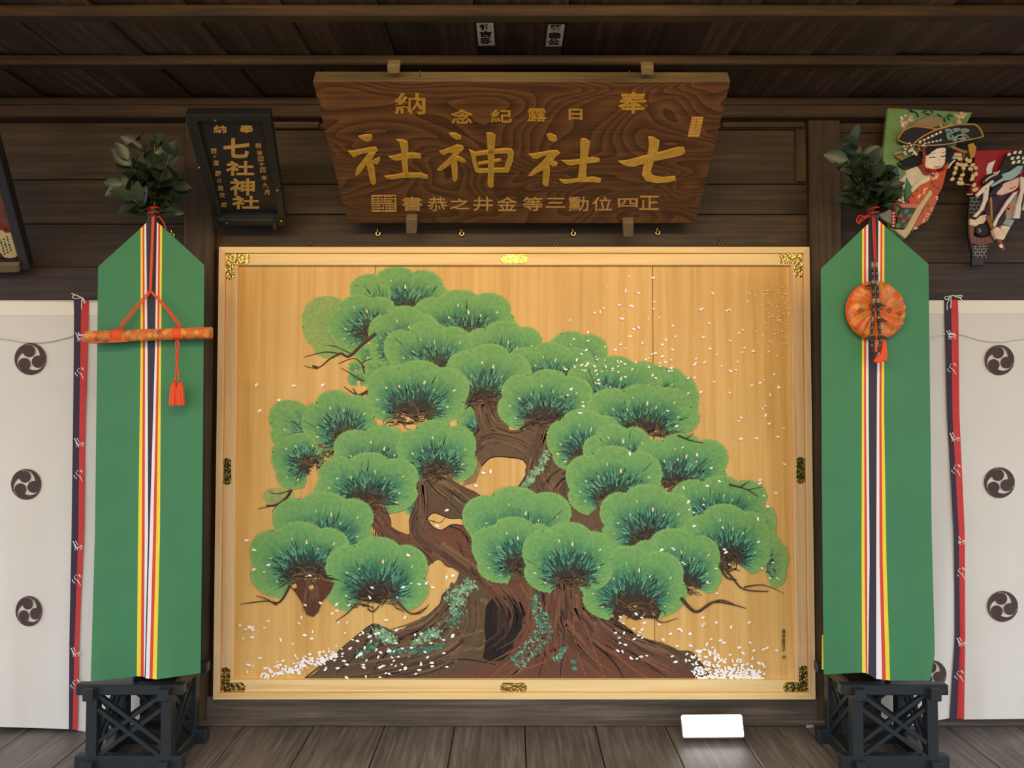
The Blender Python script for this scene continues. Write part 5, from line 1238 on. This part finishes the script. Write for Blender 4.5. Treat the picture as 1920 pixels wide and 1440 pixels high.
r.add('sleeve', [(305, 870), (360, 892), (420, 842), (480, 830), (505, 870), (440, 940), (390, 968), (308, 948)], (226, 204, 176), .006, .022, .005)
r.add('skirt', [(305, 950), (370, 960), (350, 1060), (430, 1085), (530, 1060), (570, 1130), (440, 1165), (335, 1142), (318, 1060)], (128, 84, 76), .004, .016, .003)
for i in range(7): r.line('skirt_fold', [(350 + i * 28, 1075 + (i % 3) * 5), (362 + i * 28, 1150)], 5, (92, 60, 58), .0155, .0172)
prism('hand_drum', ell(1760 + 425 * r.s, 260 + 1000 * r.s, 12.5, 11.5, 20), VP(r.y), .012, .026, r.mat((26, 22, 22)), hb, .003, 2)
for p in ([(375, 1005), (410, 1015), (385, 1030)], [(380, 985), (405, 1000)]): r.line('drum_mark', p, 6, (180, 170, 150), .026, .0268)
r.line('drum_stick', [(478, 850), (500, 930), (560, 1050), (600, 1120), (648, 1220)], 34, (140, 82, 56), .022, .034, .003)
r.add('stick_band', [(588, 1168), (616, 1158), (632, 1190), (604, 1202)], (236, 230, 220), .030, .0352, .001)
r.add('hand', [(512, 1012), (540, 985), (572, 975), (612, 1035), (652, 1065), (640, 1105), (618, 1118), (580, 1108), (545, 1100), (548, 1080), (525, 1060), (530, 1040)], (232, 204, 178), .020, .040, .005, .6, 3)
for y_ in (1012, 1036, 1058): r.line('finger_line', [(528, y_ + 10), (552, y_ + 4), (575, y_ + 14)], 4, (190, 150, 124), .0395, .0405)
r.add('white_ribbon', [(520, 272), (600, 238), (562, 330), (556, 390), (505, 402), (500, 330)], (226, 222, 214), .004, .012)
r.add('hair', [(498, 610), (555, 540), (640, 495), (660, 530), (600, 590), (560, 632), (512, 642)], (26, 22, 24), .008, .022, .004, .35)
r.add('face', [(583, 602), (632, 545), (660, 498), (780, 448), (832, 430), (822, 540), (772, 582), (700, 610), (640, 630), (598, 618)], (228, 192, 176), .008, .024, .006, .6, 3)
r.line('face_paint', [(720, 560), (750, 552), (785, 535)], 7, (70, 44, 40), .0236, .0246)
r.add('headscarf', [(600, 380), (640, 285), (690, 185), (765, 150), (930, 148), (1040, 260), (1000, 400), (900, 400), (830, 300), (740, 340), (640, 420)], (36, 32, 32), .010, .030, .005)
for i, (x_, y_) in enumerate([(700, 198), (762, 178), (818, 176), (880, 180), (940, 185), (735, 240), (795, 232), (855, 236), (915, 240), (745, 285), (800, 278), (860, 280), (905, 290), (960, 240), (985, 300), (925, 330), (880, 330)]):
    r.add('scarf_check', [(x_ - 20, y_ + 16), (x_ - 8, y_ - 16), (x_ + 24, y_ - 18), (x_ + 14, y_ + 16)], (232, 228, 204), .028, .0315 + .0001 * i, .001)
r.add('hair', [(424, 470), (500, 402), (612, 368), (650, 440), (510, 502), (430, 515)], (30, 26, 28), .010, .026, .004, .35)
r.line('hair_stripe', [(450, 480), (500, 440), (590, 400)], 16, (196, 190, 180), .025, .028); r.line('hair_stripe', [(540, 395), (590, 385), (610, 372)], 14, (206, 200, 190), .025, .028)
r.add('blue_band', [(498, 530), (640, 440), (620, 410), (700, 382), (790, 320), (852, 318), (826, 400), (720, 472), (640, 480), (525, 548)], (150, 184, 188), .024, .034, .003)
for p in ([(348, 625), (430, 540), (520, 473), (546, 486), (450, 585), (366, 658)], [(440, 562), (492, 540), (475, 680), (425, 790), (352, 872), (318, 856), (390, 785), (430, 680)], [(755, 602), (802, 588), (705, 720), (595, 880), (552, 982), (528, 945), (580, 850), (680, 690)], [(826, 432), (872, 448), (862, 590), (834, 720), (818, 882), (752, 882), (780, 740), (830, 580)], [(878, 445), (918, 468), (912, 780), (846, 797), (882, 650)], [(905, 440), (960, 430), (985, 640), (940, 700)]):
    r.add('white_ribbon', p, (222, 216, 210), .022, .032, .002)
r.line('red_tie', [(820, 425), (850, 370), (890, 340)], 26, (132, 34, 46), .030, .037, .002); r.line('white_string', [(288, 606), (320, 612), (350, 602)], 9, (226, 206, 196), .006, .012)

# ------------------------------------------------------------------ the glowing white lamp panel and bits on the floor
lm = empty('lamp_panel', W(1338, 1384, -.16), 'small glowing white rectangular lamp panel standing on floor below the painting', 'lamp')
P0 = W(1281, 1382, -.165); P1 = W(1395, 1381, -.165); P0.z = P1.z = max(P0.z, .004)
LPn = Plane(P0, Vector((0, -.80, .60)))
mw, nt, b = newmat('lamp_face'); b.inputs['Base Color'].default_value = (.9, .9, .92, 1); b.inputs['Emission Color'].default_value = (.93, .96, 1, 1); b.inputs['Emission Strength'].default_value = 3.0
prism('housing', [(1276, 1342), (1279, 1339.5), (1389, 1338.5), (1392, 1342), (1396, 1381), (1394, 1383), (1282, 1384), (1280, 1382)], LPn, -.016, 0.0, plain('lamp_housing', (120, 120, 124), .5), lm, .002, 2)
prism('glowing_face', [(1277.5, 1343.5), (1280, 1341), (1388, 1340.2), (1390.6, 1343), (1394.6, 1380), (1393, 1381.6), (1283, 1382.4), (1281.4, 1381)], LPn, 0.0, .003, mw, lm, .001, 1)
sc_ = empty('folded_paper', W(1524, 1362, -.12), 'small folded grey scrap on floor beside the right black stand', 'scrap')
SP = Plane((0, 0, .004), (0, 0, 1))
for p, h_ in (([(1511, 1359), (1522, 1356), (1526, 1361), (1512, 1364)], .004), ([(1516, 1353), (1535, 1355), (1537, 1360), (1518, 1358)], .009)):
    prism('fold', p, SP, -.004, h_, M['scrap'], sc_, .001, 1)
bpy.data.objects.remove(_fo)
